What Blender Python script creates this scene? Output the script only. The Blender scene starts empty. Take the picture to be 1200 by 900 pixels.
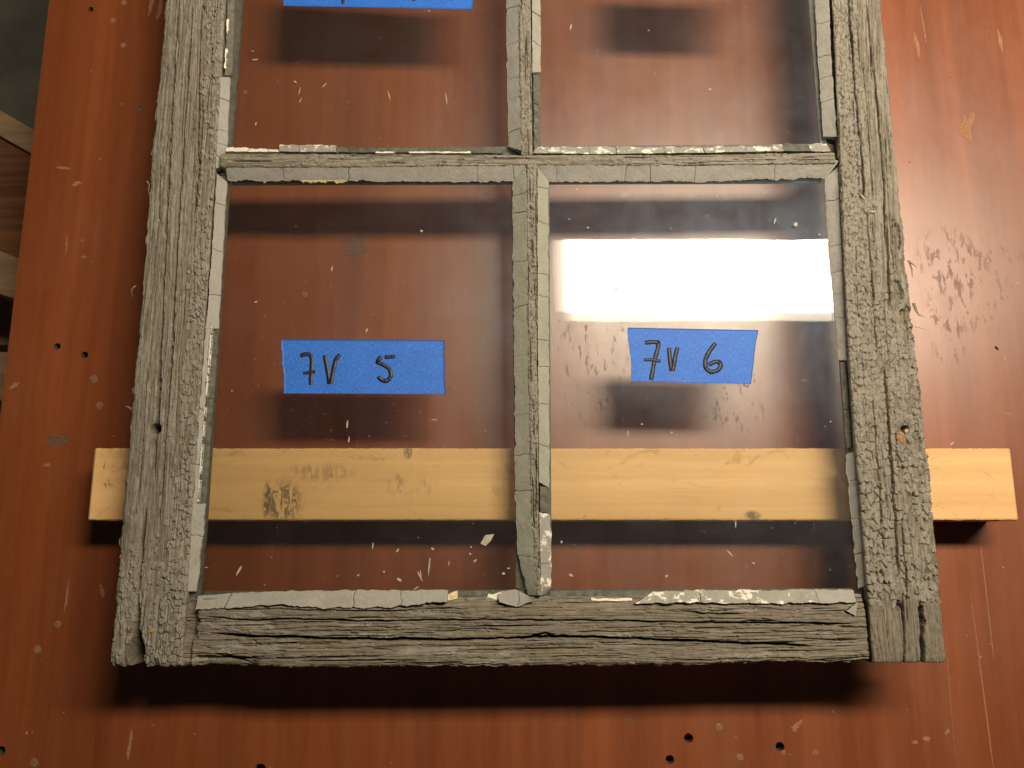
import bpy, math, random
import numpy as np
from mathutils import Vector, geometry

random.seed(7)
RNG = np.random.default_rng(11)

# ------------------------------------------------------------------ camera
F_PX = 960.0                      # focal length in pixels of the 1200 px wide photograph
TILT = math.radians(10.8)         # how far the view leans away from straight down
ZF = 0.076                        # upper face of the sash above the bench
ZG = 0.0665                       # upper face of the glass
ZB = 0.040                        # underside of the sash = top of the batten
CAM_H = ZF + 0.552
cam_d = bpy.data.cameras.new('camera')
cam_d.sensor_width = 36.0
cam_d.lens = F_PX / 1200.0 * 36.0
cam_d.clip_start = 0.01
cam_d.clip_end = 50.0
cam_d.dof.use_dof = True
cam_d.dof.focus_distance = 0.565
cam_d.dof.aperture_fstop = 14.0
cam = bpy.data.objects.new('camera', cam_d)
bpy.context.scene.collection.objects.link(cam)
cam.location = (0, 0, CAM_H)
cam.rotation_euler = (TILT, 0, 0)
scene = bpy.context.scene
scene.camera = cam
scene.render.resolution_x = 1024
scene.render.resolution_y = 768

# ------------------------------------------------------------------ world: dim room
world = bpy.data.worlds.new('World')
scene.world = world
world.use_nodes = True
bg = world.node_tree.nodes['Background']
bg.inputs[0].default_value = (1.0, 0.86, 0.70, 1)
bg.inputs[1].default_value = 0.022

# ------------------------------------------------------------------ the long shop lamp above the bench
ld = bpy.data.lights.new('shop_lamp', 'AREA')
ld.shape = 'RECTANGLE'
ld.size = 0.874
ld.size_y = 0.168
ld.energy = 35.5
ld.color = (1.0, 0.87, 0.67)
lamp = bpy.data.objects.new('shop_lamp', ld)
scene.collection.objects.link(lamp)
lamp.location = (0.520, 0.509, 1.067)
lamp.rotation_euler = (0, 0, 0)
ld.use_nodes = True
_lt = ld.node_tree
_em = [n for n in _lt.nodes if n.type == 'EMISSION'][0]
_em.inputs['Strength'].default_value = 1.0


def _lamp_profile():
    # the tubes dim at their end caps; the front lip of the reflector is duller than the tubes
    g = _lt.nodes.new('ShaderNodeNewGeometry')
    sp = _lt.nodes.new('ShaderNodeSeparateXYZ')
    _lt.links.new(g.outputs['Parametric'], sp.inputs[0])

    def rmp(sock, stops):
        r = _lt.nodes.new('ShaderNodeValToRGB')
        e = r.color_ramp.elements
        while len(e) < len(stops):
            e.new(0.5)
        for i, (p, v) in enumerate(stops):
            e[i].position = p
            e[i].color = (v, v, v, 1)
        _lt.links.new(sock, r.inputs[0])
        return r.outputs[0]
    a = rmp(sp.outputs['X'], [(0.0, 0.02), (0.02, 0.10), (0.05, 1.0), (0.60, 1.0), (0.80, 0.62), (1.0, 0.45)])
    b = rmp(sp.outputs['Y'], [(0.0, 0.10), (0.10, 0.14), (0.13, 1.0), (1.0, 1.0)])
    m = _lt.nodes.new('ShaderNodeMath')
    m.operation = 'MULTIPLY'
    _lt.links.new(a, m.inputs[0])
    _lt.links.new(b, m.inputs[1])
    _lt.links.new(m.outputs[0], _em.inputs['Strength'])


_lamp_profile()

scene.view_settings.view_transform = 'Standard'
scene.view_settings.look = 'None'
scene.view_settings.exposure = 0.0
scene.view_settings.gamma = 1.0
scene.view_settings.use_curve_mapping = False

# ------------------------------------------------------------------ helpers
_c, _s = math.cos(TILT), math.sin(TILT)


def P(px, py, z=ZF):
    """pixel of the photograph -> point on the horizontal plane at height z"""
    x = (px - 600) / F_PX
    y = -(py - 450) / F_PX
    d = (x, y * _c + _s, y * _s - _c)
    k = (z - CAM_H) / d[2]
    return Vector((k * d[0], k * d[1], z))


def hsh(ix, iy, seed):
    h = (ix.astype(np.int64) * 374761393 + iy.astype(np.int64) * 668265263 + seed * 974634541) & 0xFFFFFFFF
    h = ((h ^ (h >> 13)) * 1274126177) & 0xFFFFFFFF
    h = ((h ^ (h >> 16)) * 2246822519) & 0xFFFFFFFF
    h = h ^ (h >> 15)
    return (h & 0xFFFFFF) / float(0xFFFFFF)


def vn(x, y, seed=0):
    """value noise 0..1"""
    x = np.asarray(x, float)
    y = np.asarray(y, float)
    x, y = np.broadcast_arrays(x, y)
    ix = np.floor(x)
    iy = np.floor(y)
    fx = x - ix
    fy = y - iy
    fx = fx * fx * (3 - 2 * fx)
    fy = fy * fy * (3 - 2 * fy)
    a = hsh(ix, iy, seed)
    b = hsh(ix + 1, iy, seed)
    c = hsh(ix, iy + 1, seed)
    d = hsh(ix + 1, iy + 1, seed)
    return (a * (1 - fx) + b * fx) * (1 - fy) + (c * (1 - fx) + d * fx) * fy


def fbm(x, y, seed=0, oct=4):
    x = np.asarray(x, float)
    y = np.asarray(y, float)
    t = 0
    a = 0.5
    n = 0
    for i in range(oct):
        t = t + a * vn(x, y, seed + i * 17)
        n += a
        x = x * 2.03 + 5.1
        y = y * 2.03 + 3.7
        a *= 0.5
    return t / n


def worley(x, y, seed, jit=0.85, metric='cheb'):
    """returns F2-F1 and a random number and the offset of the nearest cell"""
    ix = np.floor(x)
    iy = np.floor(y)
    f1 = np.full(x.shape, 9.0)
    f2 = np.full(x.shape, 9.0)
    cid = np.zeros(x.shape)
    ox = np.zeros(x.shape)
    oy = np.zeros(x.shape)
    for dx in (-1, 0, 1):
        for dy in (-1, 0, 1):
            cx = ix + dx
            cy = iy + dy
            px = cx + 0.5 + jit * (hsh(cx, cy, seed) - 0.5)
            py = cy + 0.5 + jit * (hsh(cx, cy, seed + 1) - 0.5)
            ax = np.abs(x - px)
            ay = np.abs(y - py)
            d = np.maximum(ax, ay) * 0.9 + 0.1 * np.sqrt(ax * ax + ay * ay) if metric == 'cheb' else np.sqrt(ax * ax + ay * ay)
            near = d < f1
            f2 = np.where(near, f1, np.minimum(f2, d))
            cid = np.where(near, hsh(cx, cy, seed + 2), cid)
            ox = np.where(near, x - px, ox)
            oy = np.where(near, y - py, oy)
            f1 = np.where(near, d, f1)
    return f2 - f1, cid, ox, oy


def sstep(a, b, x):
    t = np.clip((x - a) / (b - a + 1e-12), 0, 1)
    return t * t * (3 - 2 * t)


def link(o, parent=None):
    scene.collection.objects.link(o)
    if parent is not None:
        o.parent = parent
        o.matrix_parent_inverse = parent.matrix_world.inverted()
    return o


def tag(o, label=None, cat=None, group=None, kind=None):
    if label:
        o['label'] = label
    if cat:
        o['category'] = cat
    if group:
        o['group'] = group
    if kind:
        o['kind'] = kind
    return o


def mesh_np(name, co, quads, mat, parent=None, smooth=False, attrs=None, uv=None, tris=None):
    me = bpy.data.meshes.new(name)
    co = np.asarray(co, np.float32).reshape(-1, 3)
    quads = np.asarray(quads, np.int32).reshape(-1, 4)
    nq = len(quads)
    tr = np.asarray(tris if tris is not None else [], np.int32).reshape(-1, 3)
    nt = len(tr)
    me.vertices.add(len(co))
    me.vertices.foreach_set('co', co.ravel())
    li = np.concatenate([quads.ravel(), tr.ravel()]).astype(np.int32)
    me.loops.add(len(li))
    me.loops.foreach_set('vertex_index', li)
    me.polygons.add(nq + nt)
    ls = np.concatenate([np.arange(nq) * 4, nq * 4 + np.arange(nt) * 3]).astype(np.int32)
    me.polygons.foreach_set('loop_start', ls)
    if uv is not None:
        ul = me.uv_layers.new(name='UVMap')
        ul.data.foreach_set('uv', np.asarray(uv, np.float32)[li].ravel())
    for k, v in (attrs or {}).items():
        a = me.attributes.new(k, 'FLOAT', 'POINT')
        a.data.foreach_set('value', np.asarray(v, np.float32).ravel())
    me.update(calc_edges=True)
    me.validate()
    if smooth:
        me.polygons.foreach_set('use_smooth', np.ones(nq + nt, bool))
    me.materials.append(mat)
    return link(bpy.data.objects.new(name, me), parent)


def mesh_py(name, verts, faces, mat, parent=None, smooth=False):
    me = bpy.data.meshes.new(name)
    me.from_pydata([tuple(v) for v in verts], [], faces)
    me.update()
    if smooth:
        for p in me.polygons:
            p.use_smooth = True
    me.materials.append(mat)
    return link(bpy.data.objects.new(name, me), parent)


def grid_quads(nv, nu, flip=False):
    i = np.arange(nv - 1)[:, None]
    j = np.arange(nu - 1)[None, :]
    a = i * nu + j
    q = np.stack([a, a + 1, a + nu + 1, a + nu], -1).reshape(-1, 4)
    return q[:, ::-1] if flip else q


# ------------------------------------------------------------------ materials
def new_mat(name):
    m = bpy.data.materials.new(name)
    m.use_nodes = True
    nt = m.node_tree
    b = nt.nodes['Principled BSDF']
    return m, nt, b


def N(nt, t, **kw):
    n = nt.nodes.new(t)
    for k, v in kw.items():
        if k == 'ins':
            for i, val in v.items():
                n.inputs[i].default_value = val
        else:
            setattr(n, k, v)
    return n


def mapping(nt, scale, coord='Object', rot=(0, 0, 0)):
    tc = N(nt, 'ShaderNodeTexCoord')
    mp = N(nt, 'ShaderNodeMapping')
    mp.inputs['Scale'].default_value = scale
    mp.inputs['Rotation'].default_value = rot
    nt.links.new(tc.outputs[coord], mp.inputs['Vector'])
    return mp.outputs[0]


def noise(nt, vec, scale=1.0, detail=4.0, rough=0.55, dist=0.0):
    n = N(nt, 'ShaderNodeTexNoise')
    n.inputs['Scale'].default_value = scale
    n.inputs['Detail'].default_value = detail
    n.inputs['Roughness'].default_value = rough
    n.inputs['Distortion'].default_value = dist
    nt.links.new(vec, n.inputs['Vector'])
    return n.outputs['Fac']


def ramp(nt, fac, stops):
    r = N(nt, 'ShaderNodeValToRGB')
    e = r.color_ramp.elements
    while len(e) < len(stops):
        e.new(0.5)
    for i, (p, c) in enumerate(stops):
        e[i].position = p
        e[i].color = (c[0], c[1], c[2], 1) if not isinstance(c, (int, float)) else (c, c, c, 1)
    nt.links.new(fac, r.inputs[0])
    return r.outputs[0]


def mix(nt, fac, a, b, mode='MIX'):
    m = N(nt, 'ShaderNodeMix', data_type='RGBA', blend_type=mode)
    for sock, v in ((m.inputs[0], fac), (m.inputs[6], a), (m.inputs[7], b)):
        if hasattr(v, 'is_output'):
            nt.links.new(v, sock)
        elif isinstance(v, (int, float)):
            sock.default_value = v
        else:
            sock.default_value = (v[0], v[1], v[2], 1)
    return m.outputs[2]


def math_n(nt, op, a, b=0.0, c=0.0):
    m = N(nt, 'ShaderNodeMath', operation=op)
    for i, v in enumerate((a, b, c)):
        if hasattr(v, 'is_output'):
            nt.links.new(v, m.inputs[i])
        else:
            m.inputs[i].default_value = v
    return m.outputs[0]


def bump(nt, h, strength, dist, nrm=None):
    b = N(nt, 'ShaderNodeBump')
    b.inputs['Strength'].default_value = strength
    b.inputs['Distance'].default_value = dist
    nt.links.new(h, b.inputs['Height'])
    if nrm is not None:
        nt.links.new(nrm, b.inputs['Normal'])
    return b.outputs[0]


def mat_weathered():
    """peeling taupe paint over grey bare softwood; 'paint' says where the film still holds"""
    m, nt, b = new_mat('weathered_paint_on_wood')
    uvf = mapping(nt, (1, 1, 1), 'UV')
    at = N(nt, 'ShaderNodeAttribute', attribute_name='paint')
    fib = noise(nt, mapping(nt, (1500, 38, 1), 'UV'), 1.0, 4, 0.6)
    big = noise(nt, mapping(nt, (90, 14, 1), 'UV'), 1.0, 3, 0.6)
    fine = noise(nt, mapping(nt, (1500, 950, 1), 'UV'), 1.0, 4, 0.65)
    wood = ramp(nt, fib, [(0.25, (0.100, 0.086, 0.066)), (0.5, (0.178, 0.156, 0.122)), (0.75, (0.262, 0.233, 0.184))])
    warm = ramp(nt, big, [(0.50, (1, 1, 1)), (0.75, (1.08, 1.00, 0.87))])
    wood = mix(nt, 1.0, wood, warm, 'MULTIPLY')
    paint = ramp(nt, noise(nt, uvf, 60, 4, 0.6), [(0.3, (0.205, 0.186, 0.154)), (0.7, (0.280, 0.256, 0.214))])
    paint = mix(nt, 0.35, paint, ramp(nt, fine, [(0.3, (0.10, 0.09, 0.073)), (0.65, (0.36, 0.333, 0.28))]))
    edge = math_n(nt, 'ADD', at.outputs['Fac'], math_n(nt, 'MULTIPLY', math_n(nt, 'SUBTRACT', fine, 0.5), 0.5))
    fac = ramp(nt, edge, [(0.35, 0.0), (0.65, 1.0)])
    col = mix(nt, fac, wood, paint)
    mot = noise(nt, mapping(nt, (330, 170, 1), 'UV'), 1.0, 5, 0.7)
    col = mix(nt, 1.0, col, ramp(nt, mot, [(0.30, (0.66, 0.63, 0.60)), (0.52, (1.0, 1.0, 1.0)), (0.72, (1.15, 1.13, 1.11))]), 'MULTIPLY')
    grit = noise(nt, mapping(nt, (2600, 1500, 1), 'UV'), 1.0, 2, 0.6)
    col = mix(nt, 1.0, col, ramp(nt, grit, [(0.30, (0.70, 0.68, 0.65)), (0.55, (1.05, 1.05, 1.05)), (0.75, (1.22, 1.21, 1.19))]), 'MULTIPLY')
    nt.links.new(col, b.inputs['Base Color'])
    b.inputs['Roughness'].default_value = 0.78
    b.inputs['Specular IOR Level'].default_value = 0.25
    h = math_n(nt, 'ADD', math_n(nt, 'ADD', math_n(nt, 'MULTIPLY', fib, 0.8), math_n(nt, 'MULTIPLY', fine, 0.5)), math_n(nt, 'MULTIPLY', grit, 0.35))
    nt.links.new(bump(nt, h, 0.85, 0.0006), b.inputs['Normal'])
    return m


def mat_putty(name, c0, c1, white=0.0):
    m, nt, b = new_mat(name)
    o = mapping(nt, (1, 1, 1), 'Object')
    n1 = noise(nt, o, 70, 4, 0.6)
    n2 = noise(nt, o, 900, 3, 0.6)
    col = ramp(nt, n1, [(0.3, c0), (0.7, c1)])
    col = mix(nt, 0.22, col, ramp(nt, n2, [(0.35, [v * 0.55 for v in c0]), (0.6, [min(1, v * 1.25) for v in c1])]))
    if white:
        wn = noise(nt, mapping(nt, (1, 1, 1), 'Object'), 130, 4, 0.65)
        wf = ramp(nt, wn, [(1.0 - white - 0.03, 0.0), (1.0 - white + 0.02, 1.0)])
        col = mix(nt, wf, col, (0.66, 0.62, 0.54))
    nt.links.new(col, b.inputs['Base Color'])
    b.inputs['Roughness'].default_value = 0.6
    b.inputs['Specular IOR Level'].default_value = 0.3
    nt.links.new(bump(nt, math_n(nt, 'ADD', n2, math_n(nt, 'MULTIPLY', n1, 2.0)), 0.35, 0.0006), b.inputs['Normal'])
    return m


def mat_plain(name, col, rough=0.6, var=0.25, scale=300, spec=0.3):
    m, nt, b = new_mat(name)
    o = mapping(nt, (1, 1, 1), 'Object')
    n = noise(nt, o, scale, 4, 0.6)
    c = ramp(nt, n, [(0.3, [v * (1 - var) for v in col]), (0.7, [min(1, v * (1 + var)) for v in col])])
    nt.links.new(c, b.inputs['Base Color'])
    b.inputs['Roughness'].default_value = rough
    b.inputs['Specular IOR Level'].default_value = spec
    nt.links.new(bump(nt, n, 0.3, 0.0004), b.inputs['Normal'])
    return m


def blob_mask(nt, pos, centre, rx, ry, soft=0.4):
    """1 inside an ellipse on the surface, fading outward: the area of one worn or soiled patch"""
    s = N(nt, 'ShaderNodeVectorMath', operation='SUBTRACT')
    nt.links.new(pos, s.inputs[0])
    s.inputs[1].default_value = centre
    q = N(nt, 'ShaderNodeVectorMath', operation='MULTIPLY')
    nt.links.new(s.outputs[0], q.inputs[0])
    q.inputs[1].default_value = (1 / rx, 1 / ry, 0)
    l = N(nt, 'ShaderNodeVectorMath', operation='LENGTH')
    nt.links.new(q.outputs[0], l.inputs[0])
    return ramp(nt, l.outputs['Value'], [(1 - soft, 1.0), (1.0, 0.0)])


def mat_bench():
    m, nt, b = new_mat('varnished_red_brown_veneer')
    pos = N(nt, 'ShaderNodeNewGeometry').outputs['Position']

    def mp(scale):
        k = N(nt, 'ShaderNodeMapping')
        k.inputs['Scale'].default_value = scale
        nt.links.new(pos, k.inputs['Vector'])
        return k.outputs[0]
    # veneer leaves and grain, all running along Y
    leaf = noise(nt, mp((26, 0.9, 1)), 1.0, 2, 0.5, 0.3)
    grain = noise(nt, mp((95, 4.5, 1)), 1.0, 5, 0.58, 0.8)
    fleck = noise(nt, mp((900, 60, 1)), 1.0, 3, 0.6)
    cloud = noise(nt, mp((9, 6, 1)), 1.0, 4, 0.6)
    col = ramp(nt, grain, [(0.25, (0.158, 0.038, 0.0098)), (0.50, (0.186, 0.047, 0.0125)), (0.75, (0.215, 0.057, 0.016))])
    col = mix(nt, 1.0, col, ramp(nt, leaf, [(0.35, (0.86, 0.85, 0.84)), (0.47, (1.0, 1.0, 1.0)), (0.53, (1.02, 1.05, 1.08)), (0.68, (1.14, 1.14, 1.12))]), 'MULTIPLY')
    col = mix(nt, 0.5, col, ramp(nt, fleck, [(0.35, (0.88, 0.88, 0.88)), (0.65, (1.08, 1.08, 1.08))]), 'MULTIPLY')
    # dusty grey-pink bloom on the old varnish
    bloom = ramp(nt, cloud, [(0.50, 0.0), (0.72, 0.22)])
    col = mix(nt, bloom, col, (0.25, 0.10, 0.055))
    # pale smears and specks of plaster / paint dust
    sp = noise(nt, mp((330, 260, 1)), 1.0, 2, 0.5)
    spots = math_n(nt, 'MULTIPLY', ramp(nt, sp, [(0.745, 0.0), (0.765, 1.0)]), ramp(nt, noise(nt, mp((14, 11, 1)), 1.0, 3, 0.6), [(0.45, 0.0), (0.60, 0.8)]))
    col = mix(nt, spots, col, (0.46, 0.30, 0.20))
    # fine straight scratches
    sc = noise(nt, mp((620, 9, 1)), 1.0, 2, 0.5)
    scr = math_n(nt, 'MULTIPLY', ramp(nt, sc, [(0.765, 0.0), (0.785, 1.0)]), ramp(nt, noise(nt, mp((8, 9, 3)), 1.0, 2, 0.6), [(0.45, 0.0), (0.55, 0.6)]))
    col = mix(nt, scr, col, (0.42, 0.22, 0.12))
    # scuffed, dirty patches: dark rubbed-off varnish to the right of the sash and a few others
    tw = N(nt, 'ShaderNodeMapping')
    tw.inputs['Rotation'].default_value = (0, 0, 0.45)
    tw.inputs['Scale'].default_value = (190, 62, 1)
    nt.links.new(pos, tw.inputs['Vector'])
    tex = noise(nt, tw.outputs[0], 1.0, 6, 0.72, 0.35)
    wear = None
    for px, py, rx, ry, lo in ((1120, 312, 0.036, 0.042, 0.53), (1145, 345, 0.036, 0.040, 0.55), (1110, 385, 0.018, 0.045, 0.55), (1170, 300, 0.03, 0.012, 0.55),
                               (700, 430, 0.050, 0.060, 0.57), (860, 470, 0.045, 0.045, 0.57), (450, 195, 0.03, 0.03, 0.58), (540, 350, 0.03, 0.04, 0.60)):
        c = P(px, py, 0)
        mk = blob_mask(nt, pos, (c.x, c.y, 0), rx, ry, 0.55)
        e = math_n(nt, 'MULTIPLY', ramp(nt, tex, [(lo, 0.0), (lo + 0.035, 1.0)]), mk)
        wear = e if wear is None else math_n(nt, 'MAXIMUM', wear, e)
    col = mix(nt, math_n(nt, 'MULTIPLY', wear, 0.75), col, (0.115, 0.045, 0.026))
    nt.links.new(col, b.inputs['Base Color'])
    rg = ramp(nt, noise(nt, mp((35, 18, 1)), 1.0, 5, 0.65), [(0.25, 0.315), (0.75, 0.40)])
    rg = math_n(nt, 'ADD', rg, math_n(nt, 'MULTIPLY', wear, 0.22))
    nt.links.new(rg, b.inputs['Roughness'])
    b.inputs['Specular IOR Level'].default_value = 0.8
    h = math_n(nt, 'ADD', math_n(nt, 'MULTIPLY', grain, 0.3), math_n(nt, 'MULTIPLY', fleck, 0.25))
    h = math_n(nt, 'SUBTRACT', h, math_n(nt, 'MULTIPLY', wear, 0.3))
    nt.links.new(bump(nt, h, 0.05, 0.0006), b.inputs['Normal'])
    return m


def mat_pine():
    m, nt, b = new_mat('planed_pine')
    o = mapping(nt, (1, 1, 1), 'Object')
    rings = noise(nt, mapping(nt, (1.6, 110, 60), 'Object'), 1.0, 4, 0.6, 0.3)
    soft = noise(nt, mapping(nt, (6, 22, 10), 'Object'), 1.0, 3, 0.6)
    fine = noise(nt, mapping(nt, (25, 900, 600), 'Object'), 1.0, 3, 0.6)
    col = ramp(nt, rings, [(0.25, (0.58, 0.345, 0.150)), (0.55, (0.645, 0.40, 0.182)), (0.78, (0.685, 0.44, 0.212))])
    col = mix(nt, 1.0, col, ramp(nt, soft, [(0.3, (0.90, 0.88, 0.84)), (0.7, (1.08, 1.08, 1.06))]), 'MULTIPLY')
    col = mix(nt, 0.4, col, ramp(nt, fine, [(0.3, (0.90, 0.88, 0.85)), (0.6, (1.04, 1.04, 1.03))]), 'MULTIPLY')
    # handling dirt
    d1 = noise(nt, mapping(nt, (45, 60, 40), 'Object'), 1.0, 5, 0.7, 0.8)
    dirt = ramp(nt, d1, [(0.585, 0.0), (0.72, 0.55)])
    col = mix(nt, dirt, col, (0.24, 0.150, 0.065))
    geo = N(nt, 'ShaderNodeNewGeometry').outputs['Position']
    tex = noise(nt, mapping(nt, (260, 110, 100), 'Object'), 1.0, 5, 0.7, 1.0)
    for px, py, rx, ry, lo, k in ((331, 588, 0.017, 0.018, 0.46, 0.85), (313, 585, 0.0035, 0.017, 0.40, 0.8), (375, 553, 0.030, 0.008, 0.45, 0.4), (882, 604, 0.007, 0.004, 0.40, 0.9),
                                  (480, 567, 0.02, 0.014, 0.52, 0.4), (478, 530, 0.004, 0.006, 0.42, 0.8), (128, 560, 0.010, 0.024, 0.59, 0.85)):
        c = P(px, py, ZB)
        mk = blob_mask(nt, geo, (c.x, c.y, 0), rx, ry, 0.5)
        f = math_n(nt, 'MULTIPLY', ramp(nt, tex, [(lo, 0.0), (lo + 0.08, k)]), mk)
        col = mix(nt, f, col, (0.12, 0.085, 0.05))
    nt.links.new(col, b.inputs['Base Color'])
    b.inputs['Roughness'].default_value = 0.62
    b.inputs['Specular IOR Level'].default_value = 0.25
    nt.links.new(bump(nt, math_n(nt, 'ADD', fine, rings), 0.18, 0.0005), b.inputs['Normal'])
    return m


def mat_glass():
    """old window glass: clear, mirror reflection, a film of dust that scatters the lamp"""
    m = bpy.data.materials.new('old_dusty_glass')
    m.use_nodes = True
    nt = m.node_tree
    nt.nodes.clear()
    out = N(nt, 'ShaderNodeOutputMaterial')
    o = mapping(nt, (1, 1, 1), 'Object')
    wavy = noise(nt, mapping(nt, (13, 7, 1), 'Object'), 1.0, 1, 0.5)
    nrm = bump(nt, wavy, 0.16, 0.0010)
    tr = N(nt, 'ShaderNodeBsdfTransparent')
    tr.inputs[0].default_value = (0.955, 0.965, 0.95, 1)
    gl = N(nt, 'ShaderNodeBsdfGlossy')
    gl.inputs['Roughness'].default_value = 0.012
    gl.inputs['Color'].default_value = (1, 1, 1, 1)
    nt.links.new(nrm, gl.inputs['Normal'])
    fr = N(nt, 'ShaderNodeFresnel')
    fr.inputs['IOR'].default_value = 1.5
    m1 = N(nt, 'ShaderNodeMixShader')
    nt.links.new(fr.outputs[0], m1.inputs[0])
    nt.links.new(tr.outputs[0], m1.inputs[1])
    nt.links.new(gl.outputs[0], m1.inputs[2])
    # dust film: forward lobe round the lamp's reflection and a little plain scatter
    dg = N(nt, 'ShaderNodeBsdfGlossy')
    dg.inputs['Roughness'].default_value = 0.40
    dg.inputs['Color'].default_value = (0.60, 0.76, 1.0, 1)
    dd = N(nt, 'ShaderNodeBsdfDiffuse')
    dd.inputs['Color'].default_value = (0.62, 0.58, 0.52, 1)
    m2 = N(nt, 'ShaderNodeMixShader')
    m2.inputs[0].default_value = 0.35
    nt.links.new(dg.outputs[0], m2.inputs[1])
    nt.links.new(dd.outputs[0], m2.inputs[2])
    d1 = noise(nt, o, 22, 5, 0.65, 0.5)
    d2 = noise(nt, o, 420, 2, 0.6)
    dust = ramp(nt, d1, [(0.3, 0.006), (0.75, 0.019)])
    speck = ramp(nt, d2, [(0.735, 0.0), (0.765, 0.16)])
    wipe = noise(nt, mapping(nt, (75, 240, 1), 'Object', (0, 0, 0.6)), 1.0, 3, 0.6, 0.3)
    dust = math_n(nt, 'ADD', dust, math_n(nt, 'MULTIPLY', ramp(nt, wipe, [(0.68, 0.0), (0.78, 1.0)]), 0.022))
    dust = math_n(nt, 'ADD', dust, math_n(nt, 'MULTIPLY', speck, ramp(nt, d1, [(0.45, 0.0), (0.6, 1.0)])))
    m3 = N(nt, 'ShaderNodeMixShader')
    nt.links.new(dust, m3.inputs[0])
    nt.links.new(m1.outputs[0], m3.inputs[1])
    nt.links.new(m2.outputs[0], m3.inputs[2])
    nt.links.new(m3.outputs[0], out.inputs['Surface'])
    return m


def mat_tape():
    m, nt, b = new_mat('blue_crepe_tape')
    rib = noise(nt, mapping(nt, (2300, 420, 1), 'Object'), 1.0, 3, 0.6)
    cl = noise(nt, mapping(nt, (60, 60, 1), 'Object'), 1.0, 3, 0.6)
    col = ramp(nt, rib, [(0.30, (0.014, 0.098, 0.46)), (0.55, (0.022, 0.140, 0.58)), (0.76, (0.10, 0.28, 0.72))])
    col = mix(nt, 1.0, col, ramp(nt, cl, [(0.3, (0.92, 0.92, 0.94)), (0.7, (1.08, 1.06, 1.03))]), 'MULTIPLY')
    nt.links.new(col, b.inputs['Base Color'])
    b.inputs['Roughness'].default_value = 0.5
    b.inputs['Specular IOR Level'].default_value = 0.28
    nt.links.new(bump(nt, rib, 0.45, 0.0004), b.inputs['Normal'])
    return m


def mat_ink():
    m, nt, b = new_mat('black_marker_ink')
    n = noise(nt, mapping(nt, (2300, 500, 1), 'Object'), 1.0, 3, 0.6)
    nt.links.new(ramp(nt, n, [(0.35, (0.006, 0.006, 0.009)), (0.75, (0.018, 0.017, 0.022))]), b.inputs['Base Color'])
    b.inputs['Roughness'].default_value = 0.52
    b.inputs['Specular IOR Level'].default_value = 0.58
    nt.links.new(bump(nt, n, 0.2, 0.0003), b.inputs['Normal'])
    return m


def mat_lumber(name, c0, c1, ax):
    m, nt, b = new_mat(name)
    sc = [14, 14, 14]
    sc[ax] = 1.2
    g = noise(nt, mapping(nt, sc, 'Object'), 6.0, 4, 0.6, 0.6)
    nt.links.new(ramp(nt, g, [(0.35, c0), (0.65, c1)]), b.inputs['Base Color'])
    b.inputs['Roughness'].default_value = 0.75
    return m


M_WOOD = mat_weathered()
M_PUTTY = mat_putty('grey_painted_putty', (0.245, 0.231, 0.207), (0.315, 0.300, 0.273))
M_PUTTY_G = mat_putty('grey_green_painted_putty', (0.240, 0.236, 0.190), (0.305, 0.301, 0.246))
M_PUTTY_W = mat_putty('chipped_putty_showing_white', (0.22, 0.21, 0.18), (0.30, 0.285, 0.25), 0.43)
M_WHITE = mat_plain('bare_white_putty', (0.66, 0.62, 0.53), 0.8, 0.15, 500)
M_RESID = mat_plain('old_greenish_putty_bed', (0.095, 0.095, 0.076), 0.7, 0.45, 260)
M_LEDGE = mat_plain('grey_wood_ledge', (0.13, 0.118, 0.094), 0.8, 0.35, 240)
M_BENCH = mat_bench()
M_PINE = mat_pine()
M_GLASS = mat_glass()
M_TAPE = mat_tape()
M_INK = mat_ink()
M_RUST = mat_plain('rusty_steel', (0.20, 0.115, 0.06), 0.55, 0.5, 700)
M_BRASS = mat_plain('dull_brass', (0.36, 0.23, 0.07), 0.4, 0.3, 700)
M_PEG = mat_plain('pale_wood_peg', (0.42, 0.24, 0.12), 0.6, 0.3, 600)
M_FILL = mat_plain('dull_wood_filler', (0.215, 0.105, 0.06), 0.75, 0.35, 700)
M_HOLE = mat_plain('raw_chipboard_inside_hole', (0.09, 0.05, 0.028), 0.9, 0.4, 900)
M_CHIP = mat_plain('white_paint_chip', (0.36, 0.325, 0.265), 0.6, 0.15, 600)
M_SPLINT = mat_plain('grey_wood_splinter', (0.17, 0.145, 0.105), 0.8, 0.3, 600)
M_STAIN = mat_plain('grey_dried_stain', (0.125, 0.062, 0.038), 0.7, 0.5, 600)
M_SMEAR = mat_plain('pale_dried_smear', (0.27, 0.125, 0.07), 0.8, 0.35, 700)
M_FLOOR = mat_plain('grey_concrete', (0.24, 0.225, 0.185), 0.9, 0.25, 9)

# ------------------------------------------------------------------ setting: floor and bench top
FL = 0.75
tag(mesh_py('floor', [(-3, -3, -FL), (3, -3, -FL), (3, 3, -FL), (-3, 3, -FL)], [(0, 1, 2, 3)], M_FLOOR), kind='structure')

BX0, BX1, BY0, BY1, BT = -0.396, 0.441, -0.85, 1.20, 0.036
bench_holes = [(67, 406, 4.6), (99, 416, 4.8), (785, 890, 5.2), (807, 865, 5.6), (914, 875, 5.4), (1, 880, 5.6), (106, 11, 4.2), (305, 902, 7.0)]


def circ(cx, cy, r, n=20, wob=0.08):
    return [(cx + r * (1 + wob * (random.random() - 0.5)) * math.cos(2 * math.pi * k / n),
             cy + r * (1 + wob * (random.random() - 0.5)) * math.sin(2 * math.pi * k / n)) for k in range(n)]


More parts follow.
